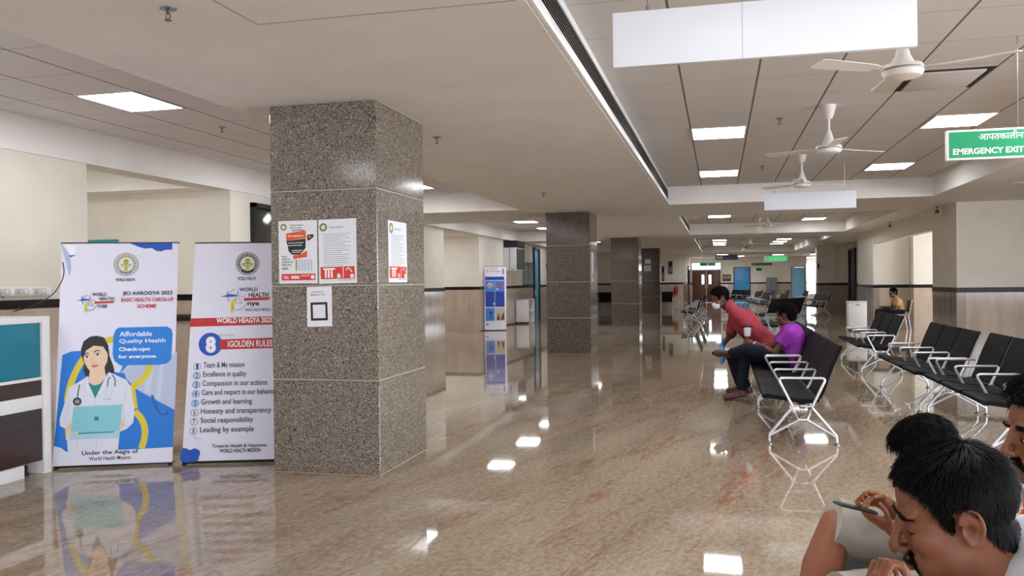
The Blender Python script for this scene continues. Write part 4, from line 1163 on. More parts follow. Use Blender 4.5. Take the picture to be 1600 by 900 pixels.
MB(FRAMED).b2((0, -.02, 0), (.55, .01, .46), .006).build('frame', t)
P = Print(Vector((.2, 56.9645, 1.38)), (1, 0, 0), (0, 0, 1)); P.poly([(.02, .02), (.53, .02), (.53, .44), (.02, .44)], mat('picture_ground', (120, 96, 90), .5)); P.disc_uv(.17, .25, .07, mat('picture_tan', (196, 158, 128), .5)); P.poly([(.06, .03), (.28, .03), (.24, .18), (.1, .18)], mat('picture_red', (130, 36, 40), .5)); P.disc_uv(.38, .27, .065, mat('picture_tan', (196, 158, 128), .5)); P.poly([(.3, .03), (.5, .03), (.45, .2), (.33, .2)], DARKG); P.build('picture_print', t)
t = thing('fire_extinguisher', 'red fire extinguisher on the bright pier beside the end wall', 'extinguisher', (-2.22, 45.38, .72))
REDX = mat('extinguisher_red', (200, 20, 36), .35)
MB(REDX).lathe([(0, 0), (.085, 0), (.09, .02), (.09, .36), (.075, .42), (.03, .45), (.03, .47)], 20).build('cylinder', t); mb = MB(BLK); mb.b2((-.02, -.05, .47), (.02, .03, .50), .004); mb.tube(smooth_path([(0, -.03, .48), (.08, -.06, .44), (.1, -.05, .25), (.09, -.04, .1)], 5), .01, 6); mb.build('valve_and_hose', t); MB(CHROMED).b2((-.03, .085, .2), (.03, .115, .3)).build('wall_bracket', t)
for x, z0, z1, w, lab in ((-3.02, 1.46, 2.24, .2, 'dark narrow display on the end wall right of the farthest column'), (-2.6, 1.85, 2.5, .2, 'dark slim box on the end wall beside the bright pier')):
    t = thing('wall_display', lab, 'display', (x, 45.49, z0))
    MB(BLK).b2((0, -.06, 0), (w, 0, z1 - z0), .008).build('casing', t); MB(mat('display_face', (110, 116, 132) if w < .21 and z0 < 1.6 else (40, 40, 42), .2)).b2((.015, -.064, .06), (w - .015, -.059, (z1 - z0) * .55)).build('screen', t, None)
t = thing('wood_partition', 'dark brown wood and glass partition left of the brown double door', 'partition', (-1.8, 52.0, 0))
MB(m_wood('dark_partition_wood', (70, 54, 44), (88, 68, 54), .4, (14, 14, 1))).b2((0, 0, 0), (.05, 1.6, 1.25), .006).build('wood_panel', t); MB(GLASS).b2((.015, .03, 1.25), (.035, 1.57, 2.3)).build('glass_panel', t, None); mb = MB(BLK); mb.b2((0, 0, 1.25), (.05, .04, 2.34)).b2((0, 1.56, 1.25), (.05, 1.6, 2.34)).b2((0, 0, 2.3), (.05, 1.6, 2.34)); mb.build('frame', t, None)
t = thing('conduit', 'thin pale conduit running down the taupe tiled pier', 'pipe', (4.92, 38.975, 1.5)); MB(mat('conduit_grey', (190, 186, 178), .5)).tube([(0, 0, 0), (0, 0, 1.43)], .015, 8).build('pipe', t); MB(BLK).b2((-.75, -.03, .42), (-.68, .01, .66), .005).build('call_box', t)

def visitor_chair(loc, rz, label):
    t = thing('visitor_chair', label, 'chair', loc, rz)
    FAB = mat('chair_grey_fabric', (84, 76, 72), .7)
    mb = MB(FAB); mb.b2((-.24, -.23, .42), (.22, .23, .47), .015); mb.build('seat', t)
    mb = MB(FAB); mb.prism([(.215, -.21, .52), (.245, -.21, .52), (.30, -.21, .86), (.27, -.21, .86)], (0, .42, 0)); mb.build('backrest', t)
    for sy in (-1, 1):
        mb = MB(CHROME); mb.tube(round_path([(.31, sy * .235, .87), (.23, sy * .235, .45), (-.22, sy * .235, .43), (-.24, sy * .235, .0)], .04), .011, 8); mb.tube([(.2, sy * .235, .44), (.27, sy * .235, 0)], .011, 8); mb.build('side_frame', t)
    return t
visitor_chair((4.95, 26.0, 0), 0, 'grey visitor chair under the man in tan in the wall recess')
# ------------------------------------------------------------------ people
def skin_mat(name, col):
    m = mat(name, col, 0.48, spec=0.4)
    t = NT(m)
    at = t.n('ShaderNodeAttribute'); at.attribute_name = 'tint'
    n = t.noise(t.pos((1, 1, 1)), 90, 4)
    c = t.mix(t.ramp(n, [(0.35, (0, 0, 0)), (0.75, (90, 90, 90))]), S(*col), S(*[x * .82 for x in col]))
    c = t.mix(1.0, c, at.outputs['Color'], 'MULTIPLY')
    t.l(c, t.b.inputs['Base Color'])
    t.b.inputs['Subsurface Weight'].default_value = 0.08
    t.b.inputs['Subsurface Radius'].default_value = (.012, .005, .003)
    t.bump(t.noise(t.pos((1, 1, 1)), 900, 2), .06, .001)
    return m
SKIN = skin_mat('brown_skin', (130, 80, 55)); SKIN2 = skin_mat('deep_brown_skin', (108, 68, 50)); SKIN3 = skin_mat('warm_brown_skin', (146, 92, 66))
HAIR = mat('black_hair', (9, 8, 9), 0.55, spec=0.25); SCALP = mat('black_hair_mass', (8, 7, 8), 0.9, spec=0.05)

def cloth_mat(name, col, rough=0.85, weave=700):
    m = mat(name, col, rough, spec=0.2); t = NT(m)
    n = t.noise(t.pos((1, 1, 1)), 9, 4); lo = tuple(x * .86 for x in col)
    t.l(t.ramp(n, [(.3, lo), (.7, col)]), t.b.inputs['Base Color'])
    t.bump(t.noise(t.pos((1, 1, 1)), weave, 2), .15, .002)
    return m

def remesh(mb, voxel, it=4, fac=.5):
    bmesh.ops.recalc_face_normals(mb.bm, faces=mb.bm.faces[:])
    me = bpy.data.meshes.new('shape'); mb.bm.to_mesh(me); mb.bm.free()
    o = bpy.data.objects.new('shape', me); COL.objects.link(o)
    r = o.modifiers.new('r', 'REMESH'); r.mode = 'VOXEL'; r.voxel_size = voxel; r.use_smooth_shade = True
    s = o.modifiers.new('s', 'SMOOTH'); s.factor = fac; s.iterations = it
    dg = bpy.context.evaluated_depsgraph_get()
    out = bpy.data.meshes.new_from_object(o.evaluated_get(dg))
    bpy.data.objects.remove(o); bpy.data.meshes.remove(me)
    out.materials.clear(); out.shade_smooth()
    return out

def co_np(me):
    a = np.empty(len(me.vertices) * 3, np.float32); me.vertices.foreach_get('co', a); return a.reshape(-1, 3)
def no_np(me):
    a = np.empty(len(me.vertices) * 3, np.float32); me.vertex_normals.foreach_get('vector', a); return a.reshape(-1, 3)
def set_co(me, a):
    me.vertices.foreach_set('co', np.ascontiguousarray(a, np.float32).ravel()); me.update()

def head_frame(pos, fwd, up=(0, 0, 1), tilt=0.0):
    """matrix of a head: x forward, y left, z up"""
    f = Vector(fwd).normalized(); u = Vector(up); l = u.cross(f).normalized(); u = f.cross(l)
    M = Matrix(((f.x, l.x, u.x), (f.y, l.y, u.y), (f.z, l.z, u.z)))
    M = M @ Matrix.Rotation(tilt, 3, 'X')
    M = M.to_4x4(); M.translation = Vector(pos); return M

def head_shapes(mb, M, s=1.0, ears=True, lids=True):
    A = M.to_3x3()
    def E(c, r): mb.ell(M @ (Vector(c) * s), [q * s for q in r], A, 20)
    def T(pts, rad, seg=10): mb.capsule([M @ (Vector(p) * s) for p in pts], [q * s for q in rad], seg)
    E((-.014, 0, .044), (.099, .0765, .084)); E((.036, 0, .044), (.050, .061, .058)); E((.040, 0, -.02), (.050, .060, .072))
    E((.024, 0, -.072), (.058, .055, .044)); E((.064, 0, -.098), (.025, .026, .021)); E((-.02, 0, -.03), (.07, .066, .06))
    for y in (-1, 1):
        E((.052, y * .039, -.024), (.035, .025, .032)); E((.072, y * .028, .027), (.019, .030, .011)); E((.062, y * .022, -.068), (.030, .030, .030))
        E((.014, y * .043, -.064), (.044, .022, .040))
        if lids: E((.0725, y * .031, .001), (.0135, .0165, .0115))
        E((.100, y * .0125, -.0395), (.0105, .0085, .008))
        if ears:
            E((-.014, y * .075, -.006), (.017, .0055, .029)); E((-.004, y * .0755, -.03), (.009, .006, .011))
            pts = []
            for a in range(20, 285, 22):
                pts.append((-.013 + .020 * math.cos(R(a)) - .004 * math.sin(R(a)), y * (.0785 + .0075 * max(0, math.sin(R(a - 40)))), -.004 + .033 * math.sin(R(a))))
            T(pts, [.005] * len(pts), 8)
            T([(.002, y * .0765, -.006), (.003, y * .078, -.016)], [.0045, .0045], 8)
            T([(-.016, y * .080, .014), (-.022, y * .081, .0), (-.017, y * .080, -.016)], [.0035, .004, .003], 8)
    T([(.088, 0, .016), (.098, 0, -.005), (.111, 0, -.028), (.113, 0, -.036)], [.0085, .0085, .0105, .0105])
    T([(.085, -.022, -.0655), (.0965, -.008, -.0625), (.0965, .008, -.0625), (.085, .022, -.0655)], [.004, .0062, .0062, .004], 8)
    T([(.085, -.019, -.0755), (.0945, 0, -.0775), (.085, .019, -.0755)], [.0045, .0075, .0045], 8)

def fingers(mb, base, d, n, lat, lens, offs, curl, r0=.0085, s=1.0, spread=.0):
    """four chains; d along the hand, n out of the palm, lat sideways"""
    for L, o, c in zip(lens, offs, curl):
        p = base + lat * o * s; dd = (d + lat * o * spread).normalized(); pts = [p]; rad = [r0 * s]
        for k, (fr, w) in enumerate(((.45, .55), (.32, 1.0), (.23, .8))):
            a = c * w; dd = (dd * math.cos(a) + n * math.sin(a)).normalized() if k == 0 else (Matrix.Rotation(a, 3, d.cross(n).normalized()) @ dd)
            p = p + dd * L * fr * s; pts.append(p); rad.append((r0 - .0009 * (k + 1)) * s)
        mb.capsule(pts, rad, 8)

def hand(mb, wr, d, n, side, curl=.5, s=1.0, thumb_in=.5):
    """side = +1 when the thumb lies towards d x n"""
    wr = Vector(wr); d = Vector(d).normalized(); n = Vector(n); n = (n - d * n.dot(d)).normalized(); lat = d.cross(n).normalized() * side
    M = Matrix((d, lat, n)).transposed()
    mb.ell(wr + d * .050 * s, (.052 * s, .040 * s, .0165 * s), M, 14); mb.ell(wr + d * .03 * s + lat * .016 * s + n * .006 * s, (.03 * s, .018 * s, .017 * s), M, 12)
    mb.capsule([wr - d * .012 * s, wr + d * .03 * s], [.024 * s, .026 * s], 12, .8)
    c = curl if hasattr(curl, '__len__') else [curl] * 4
    fingers(mb, wr + d * .086 * s, d, n, lat, (.075, .083, .077, .060), (.029, .010, -.009, -.027), c, s=s, spread=3.0)
    t0 = wr + d * .028 * s + lat * .032 * s + n * .004 * s; td = (d * .75 + lat * (.8 - thumb_in * .6) + n * (.15 + thumb_in)).normalized(); t1 = t0 + td * .045 * s
    t2 = t1 + (td + d * .5 - lat * thumb_in * .8).normalized() * .032 * s
    mb.capsule([t0, t1, t2], [.0125 * s, .0105 * s, .0085 * s], 8)

def lerp(a, b, t): return Vector(a) * (1 - t) + Vector(b) * t

def noise_disp(me, amp, freq, seed=0.0):
    a = co_np(me); n = no_np(me); out = a.copy()
    for i in range(len(a)):
        v = noise.noise(Vector(a[i]) * freq + Vector((seed, seed, seed))) + .5 * noise.noise(Vector(a[i]) * freq * 2.3 + Vector((seed, 3, 1)))
        out[i] += n[i] * (v * amp)
    set_co(me, out)

class Person:
    def __init__(s, label, skin, J, M, hs=1.0, voxel=.007, group=None, blob=None, shape=1.0):
        """J: joints in the world; M: head frame"""
        s.J = J = {k: Vector(v) for k, v in J.items()}; s.M = M; s.hs = hs; s.vox = voxel
        mb = MB()
        s.torso(mb, 0.0, shape)
        A = M.to_3x3(); hp = M.translation
        nb = J['neck']; n1 = M @ Vector((-.022, 0, -.085)) ; n2 = M @ Vector((-.015, 0, -.03))
        mb.capsule([nb, lerp(nb, n1, .5), n1, n2], [.066, .057, .055, .055], 14)
        for q in 'RL':
            if 'sh' + q in J:
                a, b, c = J['sh' + q], J['el' + q], J['wr' + q]
                mb.capsule([a, lerp(a, b, .45), b, lerp(b, c, .3), c], [.050, .044, .037, .037, .025], 12)
            if 'hip' + q in J:
                a, b, c, e = J['hip' + q], J['kn' + q], J['an' + q], J['to' + q]
                mb.capsule([a, lerp(a, b, .4), b], [.088, .078, .052], 14); mb.capsule([b, lerp(b, c, .3), lerp(b, c, .6), c], [.051, .053, .042, .034], 12)
                d = (e - c).normalized(); mb.capsule([c - d * .02, e], [.036, .028], 10)
        head_shapes(mb, M, hs)
        if blob: blob(mb)
        me = remesh(mb, voxel, 3 if voxel > .005 else 6)
        if voxel < .005: s.relax(me)
        s.sculpt(me)
        s.me = me
        me.materials.append(skin)
        s.o = link_mesh('person', me); props(s.o, label, 'person', group)
    def torso(s, mb, e, w=1.0):
        J = s.J; lat = (J['shL'] - J['shR']).normalized()
        for k in (-1, 1):
            sh = J['shL'] if k > 0 else J['shR']
            mb.capsule([J['pel'] + lat * k * .075 * w, J['mid'] + lat * k * .07 * w, J['chest'] + lat * k * .085 * w, lerp(J['neck'], sh, .55) - (J['neck'] - J['chest']).normalized() * .03],
                       [.105 * w + e, .098 * w + e, .108 * w + e, .055 + e], 16)
            mb.capsule([lerp(J['neck'], sh, .3), sh], [.05 + e, .052 + e], 12)
        mb.capsule([J['pel'], J['mid'], J['chest']], [.11 * w + e, .10 * w + e, .112 * w + e], 16)
    def local(s, a):
        Mi = np.array(s.M.inverted()); return (a @ Mi[:3, :3].T + Mi[:3, 3]) / s.hs
    def relax(s, me, n=30):
        a = co_np(me).astype(np.float64); h = s.local(a); x, y, z = h[:, 0], np.abs(h[:, 1]), h[:, 2]
        m = (np.linalg.norm(h - np.array([.01, 0, -.03]), axis=1) < .17) * np.clip((y - .020) / .012, 0, 1) * np.clip((.088 - x) / .02, 0, 1)
        m *= 1 - np.exp(-(((x + .012) / .034) ** 2 + ((y - .080) / .02) ** 2 + ((z + .006) / .045) ** 2) ** 2)
        m *= 1 - .85 * np.exp(-(((x - .075) / .02) ** 2 + ((y - .031) / .018) ** 2 + ((z - .004) / .016) ** 2) ** 2)
        m *= 1 - .8 * np.exp(-(((x - .10) / .016) ** 2 + (y / .02) ** 2 + ((z + .04) / .03) ** 2) ** 2)
        e = np.empty(len(me.edges) * 2, np.int32); me.edges.foreach_get('vertices', e); e = e.reshape(-1, 2)
        e = e[(m[e[:, 0]] > 0) | (m[e[:, 1]] > 0)]; i, j = np.r_[e[:, 0], e[:, 1]], np.r_[e[:, 1], e[:, 0]]; N = len(a); cnt = np.maximum(np.bincount(i, minlength=N), 1)
        for _ in range(n):
            av = np.stack([np.bincount(i, a[j, k], N) / cnt for k in range(3)], 1)
            a += (av - a) * (m * .8)[:, None]
        set_co(me, a)
    def sculpt(s, me):
        a = co_np(me); h = s.local(a); n = no_np(me); d = np.zeros(len(a)); near = (np.linalg.norm(h, axis=1) < .2)
        x, y, z = h[:, 0], np.abs(h[:, 1]), h[:, 2]
        def g(c, r, amp):
            q = ((x - c[0]) ** 2 + (y - c[1]) ** 2 + (z - c[2]) ** 2) / r ** 2; return amp * np.exp(-q)
        d += g((.086, .018, .006), .011, -.004) + g((.078, .046, .004), .012, -.002) + g((.082, .030, -.017), .012, -.0025)
        d += g((.080, .046, -.055), .018, -.003) + g((-.011, .082, -.009), .0085, -.008) + g((-.018, .084, .008), .005, -.003) + g((.100, .006, -.052), .007, -.002) + g((.088, .012, -.089), .011, -.003)
        d += g((.055, .06, .03), .02, -.002) + g((.104, .0, .004), .009, -.0015) + g((.090, .010, -.0705), .006, -.0025) + g((.106, .007, -.046), .0045, -.004)
        d *= near
        set_co(me, a + n * d[:, None] * s.hs)
        col = np.ones((len(a), 4), np.float32)
        lip = np.exp(-((z + .070) / .008) ** 2) * np.exp(-(y / .021) ** 2) * (x > .082) * near
        stub = np.clip((-.048 - z) / .02, 0, 1) * (z > -.13) * (x > -.01) * near * .32; stub *= 1 - lip
        eye = np.exp(-(((x - .08) / .02) ** 2 + ((y - .030) / .018) ** 2 + ((z + .006) / .012) ** 2)) * near  # socket shade put into the skin colour around the eyes
        ear = np.exp(-(((x + .009) / .009) ** 2 + ((y - .08) / .012) ** 2 + ((z + .009) / .012) ** 2)) * near  # shade of the ear hollow put into the skin colour
        ls = np.exp(-((z + .0705) / .0018) ** 2) * np.exp(-(y / .022) ** 2) * (x > .080) * near
        for k, (cl, cs, ce) in enumerate(((.86, .80, .80), (.62, .82, .74), (.62, .88, .72))):
            col[:, k] *= (1 - lip * (1 - cl)) * (1 - stub * (1 - cs) * 2.2) * (1 - eye * (1 - ce)) * (1 - ear * .35) * (1 - ls * .5)
        at = me.color_attributes.new('tint', 'FLOAT_COLOR', 'POINT'); at.data.foreach_set('color', col.ravel())
    # hair: a cap grown from the head surface plus strands
    def hair(s, line, thick=.016, strands=0, crown=(-.055, 0, .11), ln=.03, m=None, fade=.05, seed=1, width=.0007, jitter=.25, lift=.3, top=1.0):
        me = s.me; a = co_np(me); h = s.local(a); n = no_np(me)
        xs_, zs_ = zip(*line)
        def depth(h):
            dz = h[:, 2] - np.interp(h[:, 0], xs_, zs_)
            r = np.linalg.norm(h - np.array([-.01, 0, .03]), axis=1)
            dz = np.where((r > .135) | (h[:, 2] < -.13), -1, dz)
            dz = np.where((np.abs(h[:, 1]) > .071) & (h[:, 0] > -.036) & (h[:, 0] < .016) & (h[:, 2] < .029), -1, dz)
            return dz
        dz = depth(h)
        f = np.empty(len(me.polygons) * 4, np.int32)
        polys = [tuple(p.vertices) for p in me.polygons]
        keep = [p for p in polys if all(dz[i] > -.012 for i in p)]
        idx = sorted({i for p in keep for i in p}); mp = {i: k for k, i in enumerate(idx)}; idx = np.array(idx)
        hh = h[idx]; t = np.clip(dz[idx] / fade, 0, 1); t = t * t * (3 - 2 * t) * (1 + (top - 1) * np.clip((hh[:, 2] - .06) / .06, 0, 1))
        wob = np.array([noise.noise(Vector(p) * 60 + Vector((seed, 0, 0))) + .6 * noise.noise(Vector(p) * 140) for p in hh])
        off = np.where(dz[idx] < 0, -.003, .0008 + t * thick * (1 + .22 * wob))
        P = a[idx] + n[idx] * (off * s.hs)[:, None]
        cm = bpy.data.meshes.new('hair'); cm.from_pydata(P.tolist(), [], [tuple(mp[i] for i in p) for p in keep]); cm.materials.append(m or SCALP); cm.shade_smooth()
        o = link_mesh('hair', cm, s.o)
        if strands:
            rg = np.random.default_rng(seed); ok = np.where(dz[idx] > .002)[0]; pick = rg.choice(ok, strands)
            cr = np.array(crown); V, F = [], []; A = np.array(s.M.to_3x3())
            for i in pick:
                p = hh[i]; nn = A.T @ n[idx[i]]; v = p - cr; v = v - nn * v.dot(nn); L = np.linalg.norm(v)
                v = v / L if L > 1e-4 else np.array([1, 0, 0])
                tt = t[i]; v = v * 1.0 + np.array([0, 0, -.25]) * (p[2] < .06) + rg.normal(0, jitter, 3); v = v - nn * v.dot(nn); v /= np.linalg.norm(v) + 1e-9
                l = ln * (.35 + .65 * tt) * rg.uniform(.6, 1.15); base = p + nn * off[i] * .9 + rg.normal(0, .0012, 3)
                d1 = v + nn * lift * rg.uniform(.4, 1.3); d1 /= np.linalg.norm(d1); p1 = base + d1 * l * .5; d2 = v - nn * lift * .25; d2 /= np.linalg.norm(d2); p2 = p1 + d2 * l * .5
                sd = np.cross(v, nn); sd /= np.linalg.norm(sd) + 1e-9; k = len(V); w = width
                for q, ww in ((base, w), (p1, w * .9), (p2, w * .25)):
                    V += [q + sd * ww, q - sd * ww * .5 + nn * ww * .8, q - sd * ww * .5 - nn * ww * .8]
                for j in (0, 3):
                    for e in range(3): F.append((k + j + e, k + j + (e + 1) % 3, k + j + 3 + (e + 1) % 3, k + j + 3 + e))
            V = np.array(V) * s.hs @ A.T + np.array(s.M.translation)
            sm = bpy.data.meshes.new('hair_strands'); sm.from_pydata(V.tolist(), [], F); sm.materials.append(m or HAIR)
            link_mesh('hair_strands', sm, o)
        return o
    def bvh(s):
        if not hasattr(s, '_bvh'):
            h = s.local(co_np(s.me)); s._bvh = BVHTree.FromPolygons([Vector(p) for p in h], [tuple(p.vertices) for p in s.me.polygons])
        return s._bvh
    def tufts(s, name, yz, n, ln, width, dirf, m=None, lift=.35, seed=3, spread=.003):
        """short hairs on the face: yz gives the band's centre line, found on the skin"""
        rg = np.random.default_rng(seed); V, F = [], []; A = np.array(s.M.to_3x3()); P = [Vector((0, a, b)) for a, b in yz]; P = smooth_path(P, 6)
        for _ in range(n):
            u = rg.uniform(0, len(P) - 1.001); i = int(u); q = P[i].lerp(P[i + 1], u - i)
            y = q.y + rg.normal(0, spread * .4); z = q.z + rg.normal(0, spread)
            hit = s.bvh().ray_cast(Vector((.2, y, z)), Vector((-1, 0, 0)))
            if hit[0] is None: continue
            p = np.array(hit[0]); nn = np.array(hit[1]); v = np.array(dirf(y, z)); v = v - nn * v.dot(nn) + rg.normal(0, .12, 3); v /= np.linalg.norm(v) + 1e-9
            d = v + nn * lift; d /= np.linalg.norm(d); l = ln * rg.uniform(.7, 1.2); sd = np.cross(v, nn); k = len(V)
            for qq, w in ((p - nn * .001, width), (p + d * l * .5, width), (p + (d - nn * .3) * l, width * .3)):
                V += [qq + sd * w, qq - sd * w * .5 + nn * w * .8, qq - sd * w * .5 - nn * w * .8]
            for j in (0, 3):
                for e in range(3): F.append((k + j + e, k + j + (e + 1) % 3, k + j + 3 + (e + 1) % 3, k + j + 3 + e))
        if not V: return
        V = np.array(V) * s.hs @ A.T + np.array(s.M.translation)
        sm = bpy.data.meshes.new(name); sm.from_pydata(V.tolist(), [], F); sm.materials.append(m or HAIR)
        return link_mesh(name, sm, s.o)
    def brows(s, n=160):
        for k in (-1, 1):
            s.tufts('eyebrow', [(k * .012, .021), (k * .03, .027), (k * .043, .0215)], n, .010, .0008, lambda y, z, k=k: (-.2, k * 1.0, .1), seed=5 + k)
    def moustache(s, n=420):
        for k in (-1, 1):
            s.tufts('moustache', [(k * .002, -.054), (k * .014, -.0555), (k * .026, -.063), (k * .031, -.070)], n, .0085, .0008, lambda y, z, k=k: (.1, k * .6, -.75), seed=9 + k, spread=.0034)
    def lashes(s):
        for k in (-1, 1):
            P = []
            for q in np.linspace(.018, .046, 9):
                hit = s.bvh().ray_cast(Vector((.2, k * q, -.0075 + .0035 * abs(q - .032) / .014)), Vector((-1, 0, 0)))
                if hit[0] is not None: P.append(s.M @ ((hit[0] + Vector((-.0002, 0, 0))) * s.hs))
            mb = MB(HAIR); mb.tube(P, [.0008 + .0014 * math.sin(PI * i / (len(P) - 1)) for i in range(len(P))], 6); mb.build('eyelashes', s.o)
    def eyes(s):
        for k in (-1, 1):
            hit = s.bvh().ray_cast(Vector((.2, k * .031, -.004)), Vector((-1, 0, 0)))
            x = hit[0].x if hit[0] else .085
            mb = MB(mat('eye_white', (226, 220, 212), .25)); A = s.M.to_3x3()
            mb.ell(s.M @ (Vector((x - .004, k * .031, -.004)) * s.hs), [.0062 * s.hs, .0125 * s.hs, .0046 * s.hs], A, 14); mb.use(mat('iris_dark', (30, 20, 16), .15)); mb.ell(s.M @ (Vector((x + .0008, k * .031, -.0035)) * s.hs), [.0022 * s.hs, .0052 * s.hs, .0042 * s.hs], A, 12)
            mb.build('eye', s.o)
    def cloth(s, name, fn, m, voxel=.008, it=4, wr=.004, fr=14, seed=0.0):
        mb = MB(); fn(mb); me = remesh(mb, voxel, it)
        if wr: noise_disp(me, wr, fr, seed)
        me.materials.append(m); return link_mesh(name, me, s.o)
    def shirt(s, m, sleeve=.45, e=.016, w=1.0, name='shirt', hem=None, **kw):
        J = s.J
        def fn(mb):
            s.torso(mb, e, w)
            for q in 'RL':
                a, b, c = J['sh' + q], J['el' + q], J['wr' + q]
                if sleeve <= 1: P = [a, lerp(a, b, sleeve * .6), lerp(a, b, sleeve)]; rad = [.055 + e, .058 + e * .8, .057 + e * .8]
                else: P = [a, lerp(a, b, .5), b, lerp(b, c, sleeve - 1)]; rad = [.055 + e, .052 + e, .045 + e, .040 + e]
                d = (P[1] - P[0]).normalized(); mb.tube([P[0] - d * .02] + P, [rad[0] * .8] + rad, 14)
            if hem: hem(mb)
            nb = J['neck']; n1 = s.M @ Vector((-.022, 0, -.085)); mb.tube([nb - (n1 - nb) * .5, lerp(nb, n1, .42)], [.075 + e * .5, .064 + e * .4], 16)
        return s.cloth(name, fn, m, **kw)
    def trousers(s, m, frac=1.9, e=.014, w=1.0, name='trousers', **kw):
        J = s.J; lat = (J['shL'] - J['shR']).normalized()
        def fn(mb):
            for k, q in ((-1, 'R'), (1, 'L')):
                a, b, c = J['hip' + q], J['kn' + q], J['an' + q]
                if frac <= 1: mb.capsule([a, lerp(a, b, .5)], [.10 + e, .09 + e], 16); mb.tube([lerp(a, b, .3), lerp(a, b, .6), lerp(a, b, frac)], [.095 + e, .088 + e, .078 + e * 2], 18)
                else:
                    mb.capsule([a, lerp(a, b, .4), b], [.095 + e, .083 + e, .058 + e], 16); mb.tube([b, lerp(b, c, .3), lerp(b, c, frac - 1)], [.056 + e, .058 + e, .046 + e], 16)
            mb.capsule([J['pel'] - lat * .08, J['pel'] + lat * .08], [.115 * w + e, .115 * w + e], 16); mb.capsule([J['pel'], lerp(J['pel'], J['mid'], .45)], [.118 * w + e, .108 * w + e], 16)
        return s.cloth(name, fn, m, **kw)
    def shoes(s, m, sole):
        for q in 'RL':
            an, to = s.J['an' + q], s.J['to' + q]; kn = s.J['kn' + q]
            d = (to - an); up = (kn - an).normalized(); d = (d - up * d.dot(up) * .0).normalized(); lat = up.cross(d).normalized(); up = d.cross(lat)
            heel = an - d * .05 - up * .03; tip = to + d * .035 - up * .005
            M = Matrix((d, lat, up)).transposed()
            mb = MB(); L = (tip - heel).length; c = (heel + tip) / 2
            mb.capsule([heel + d * .035 + up * .01, c, tip - d * .04], [.042, .043, .040], 14, 1.0); mb.capsule([an + up * .02, an - up * .02], [.046, .045], 14)
            me = remesh(mb, .006, 3)
            a = co_np(me); b0 = np.array(c - up * .028); ua = np.array(up); h = (a - b0) @ ua; a = a - np.outer(np.minimum(h, 0), ua); set_co(me, a); me.materials.append(m)
            so = link_mesh('shoe', me, s.o)
            mb = MB(sole); n = 26; pl = []
            for k in range(n):
                t = 2 * PI * k / n; x = math.cos(t); y = math.sin(t); pl.append(c + d * (x * (L / 2 + .004)) + lat * (y * (.043 if x > 0 else .036)) - up * .034)
            mb.prism(pl, up * .012); mb.build('sole', so)

def VD(**k): return {a: Vector(b) for a, b in k.items()}

STD = [(-.2, -.078), (-.075, -.076), (-.055, -.060), (-.035, -.028), (-.030, .016), (.006, .020), (.010, -.014), (.024, -.010), (.034, .030), (.046, .050), (.060, .066), (.075, .076), (.2, .085)]

# man in front: white shirt, looking down
M1 = head_frame((.384, 1.587, 1.090), (-.965, .02, -.27))
J = VD(pel=(.82, 1.585, .53), mid=(.74, 1.585, .70), chest=(.62, 1.585, .86), neck=(.49, 1.605, 1.01), shR=(.60, 1.795, .955), shL=(.58, 1.405, .955),
         elR=(.42, 1.835, .70), wrR=(.20, 1.715, .68), elL=(.36, 1.275, .74), wrL=(.255, 1.400, .945),
         hipR=(.78, 1.685, .52), hipL=(.78, 1.485, .52), knR=(.33, 1.735, .52), knL=(.33, 1.415, .52), anR=(.36, 1.735, .10), anL=(.36, 1.415, .10), toR=(.20, 1.735, .05), toL=(.20, 1.415, .05))
def hands1(mb):
    hand(mb, J['wrL'], Vector((-.22, .34, .9)), Vector((.9, .3, .1)), 1, [1.1, 1.2, 1.25, 1.3], .98, .7)
    hand(mb, J['wrR'], Vector((-.9, -.35, -.1)), Vector((0, 0, -1)), -1, .4)
m1 = Person('man at the bottom right corner, head bowed, short black hair and white shirt', SKIN, J, M1, .93, .0028, None, hands1)
m1.hair(STD, .007, 8000, (-.05, .012, .122), .032, fade=.05, lift=.22, top=1.3)
m1.brows(260); m1.moustache(950); m1.lashes()
WSHIRT = cloth_mat('white_shirt_cotton', (232, 236, 244))
m1.shirt(WSHIRT, .6, .02, voxel=.007, wr=.004)
JEANS = cloth_mat('dark_denim', (34, 40, 56)); m1.trousers(JEANS)
BRN = mat('brown_leather', (96, 56, 36), .4); SOLE = mat('dark_sole', (52, 44, 38), .6)
m1.shoes(mat('black_leather', (26, 24, 24), .35), SOLE)

# man at the right edge: moustache, white shirt with an orange collar edge
M2 = head_frame((.765, 2.262, 1.125), (-.965, -.17, -.10))
J = VD(pel=(.90, 2.27, .54), mid=(.87, 2.27, .69), chest=(.80, 2.27, .845), neck=(.795, 2.27, .965), shR=(.80, 2.45, .925), shL=(.79, 2.10, .925),
         elR=(.68, 2.53, .69), wrR=(.45, 2.45, .62), elL=(.70, 2.01, .68), wrL=(.46, 2.12, .61),
         hipR=(.84, 2.36, .53), hipL=(.84, 2.18, .53), knR=(.38, 2.40, .52), knL=(.38, 2.12, .52), anR=(.36, 2.40, .10), anL=(.36, 2.12, .10), toR=(.20, 2.42, .05), toL=(.20, 2.10, .05))
def hands2(mb):
    hand(mb, J['wrL'], Vector((-.95, .3, -.1)), Vector((0, 0, -1)), 1, .45); hand(mb, J['wrR'], Vector((-.95, -.3, -.1)), Vector((0, 0, -1)), -1, .45)
m2 = Person('man half cut by the right edge, black moustache, white shirt with orange collar', SKIN, J, M2, 1.0, .0042, None, hands2)
m2.hair(STD, .022, 3500, (-.05, 0, .118), .034, fade=.045, lift=.5, top=1.2, seed=4); m2.brows(200); m2.moustache(950); m2.lashes(); m2.eyes()
m2.shirt(WSHIRT, .6, .02, voxel=.008)
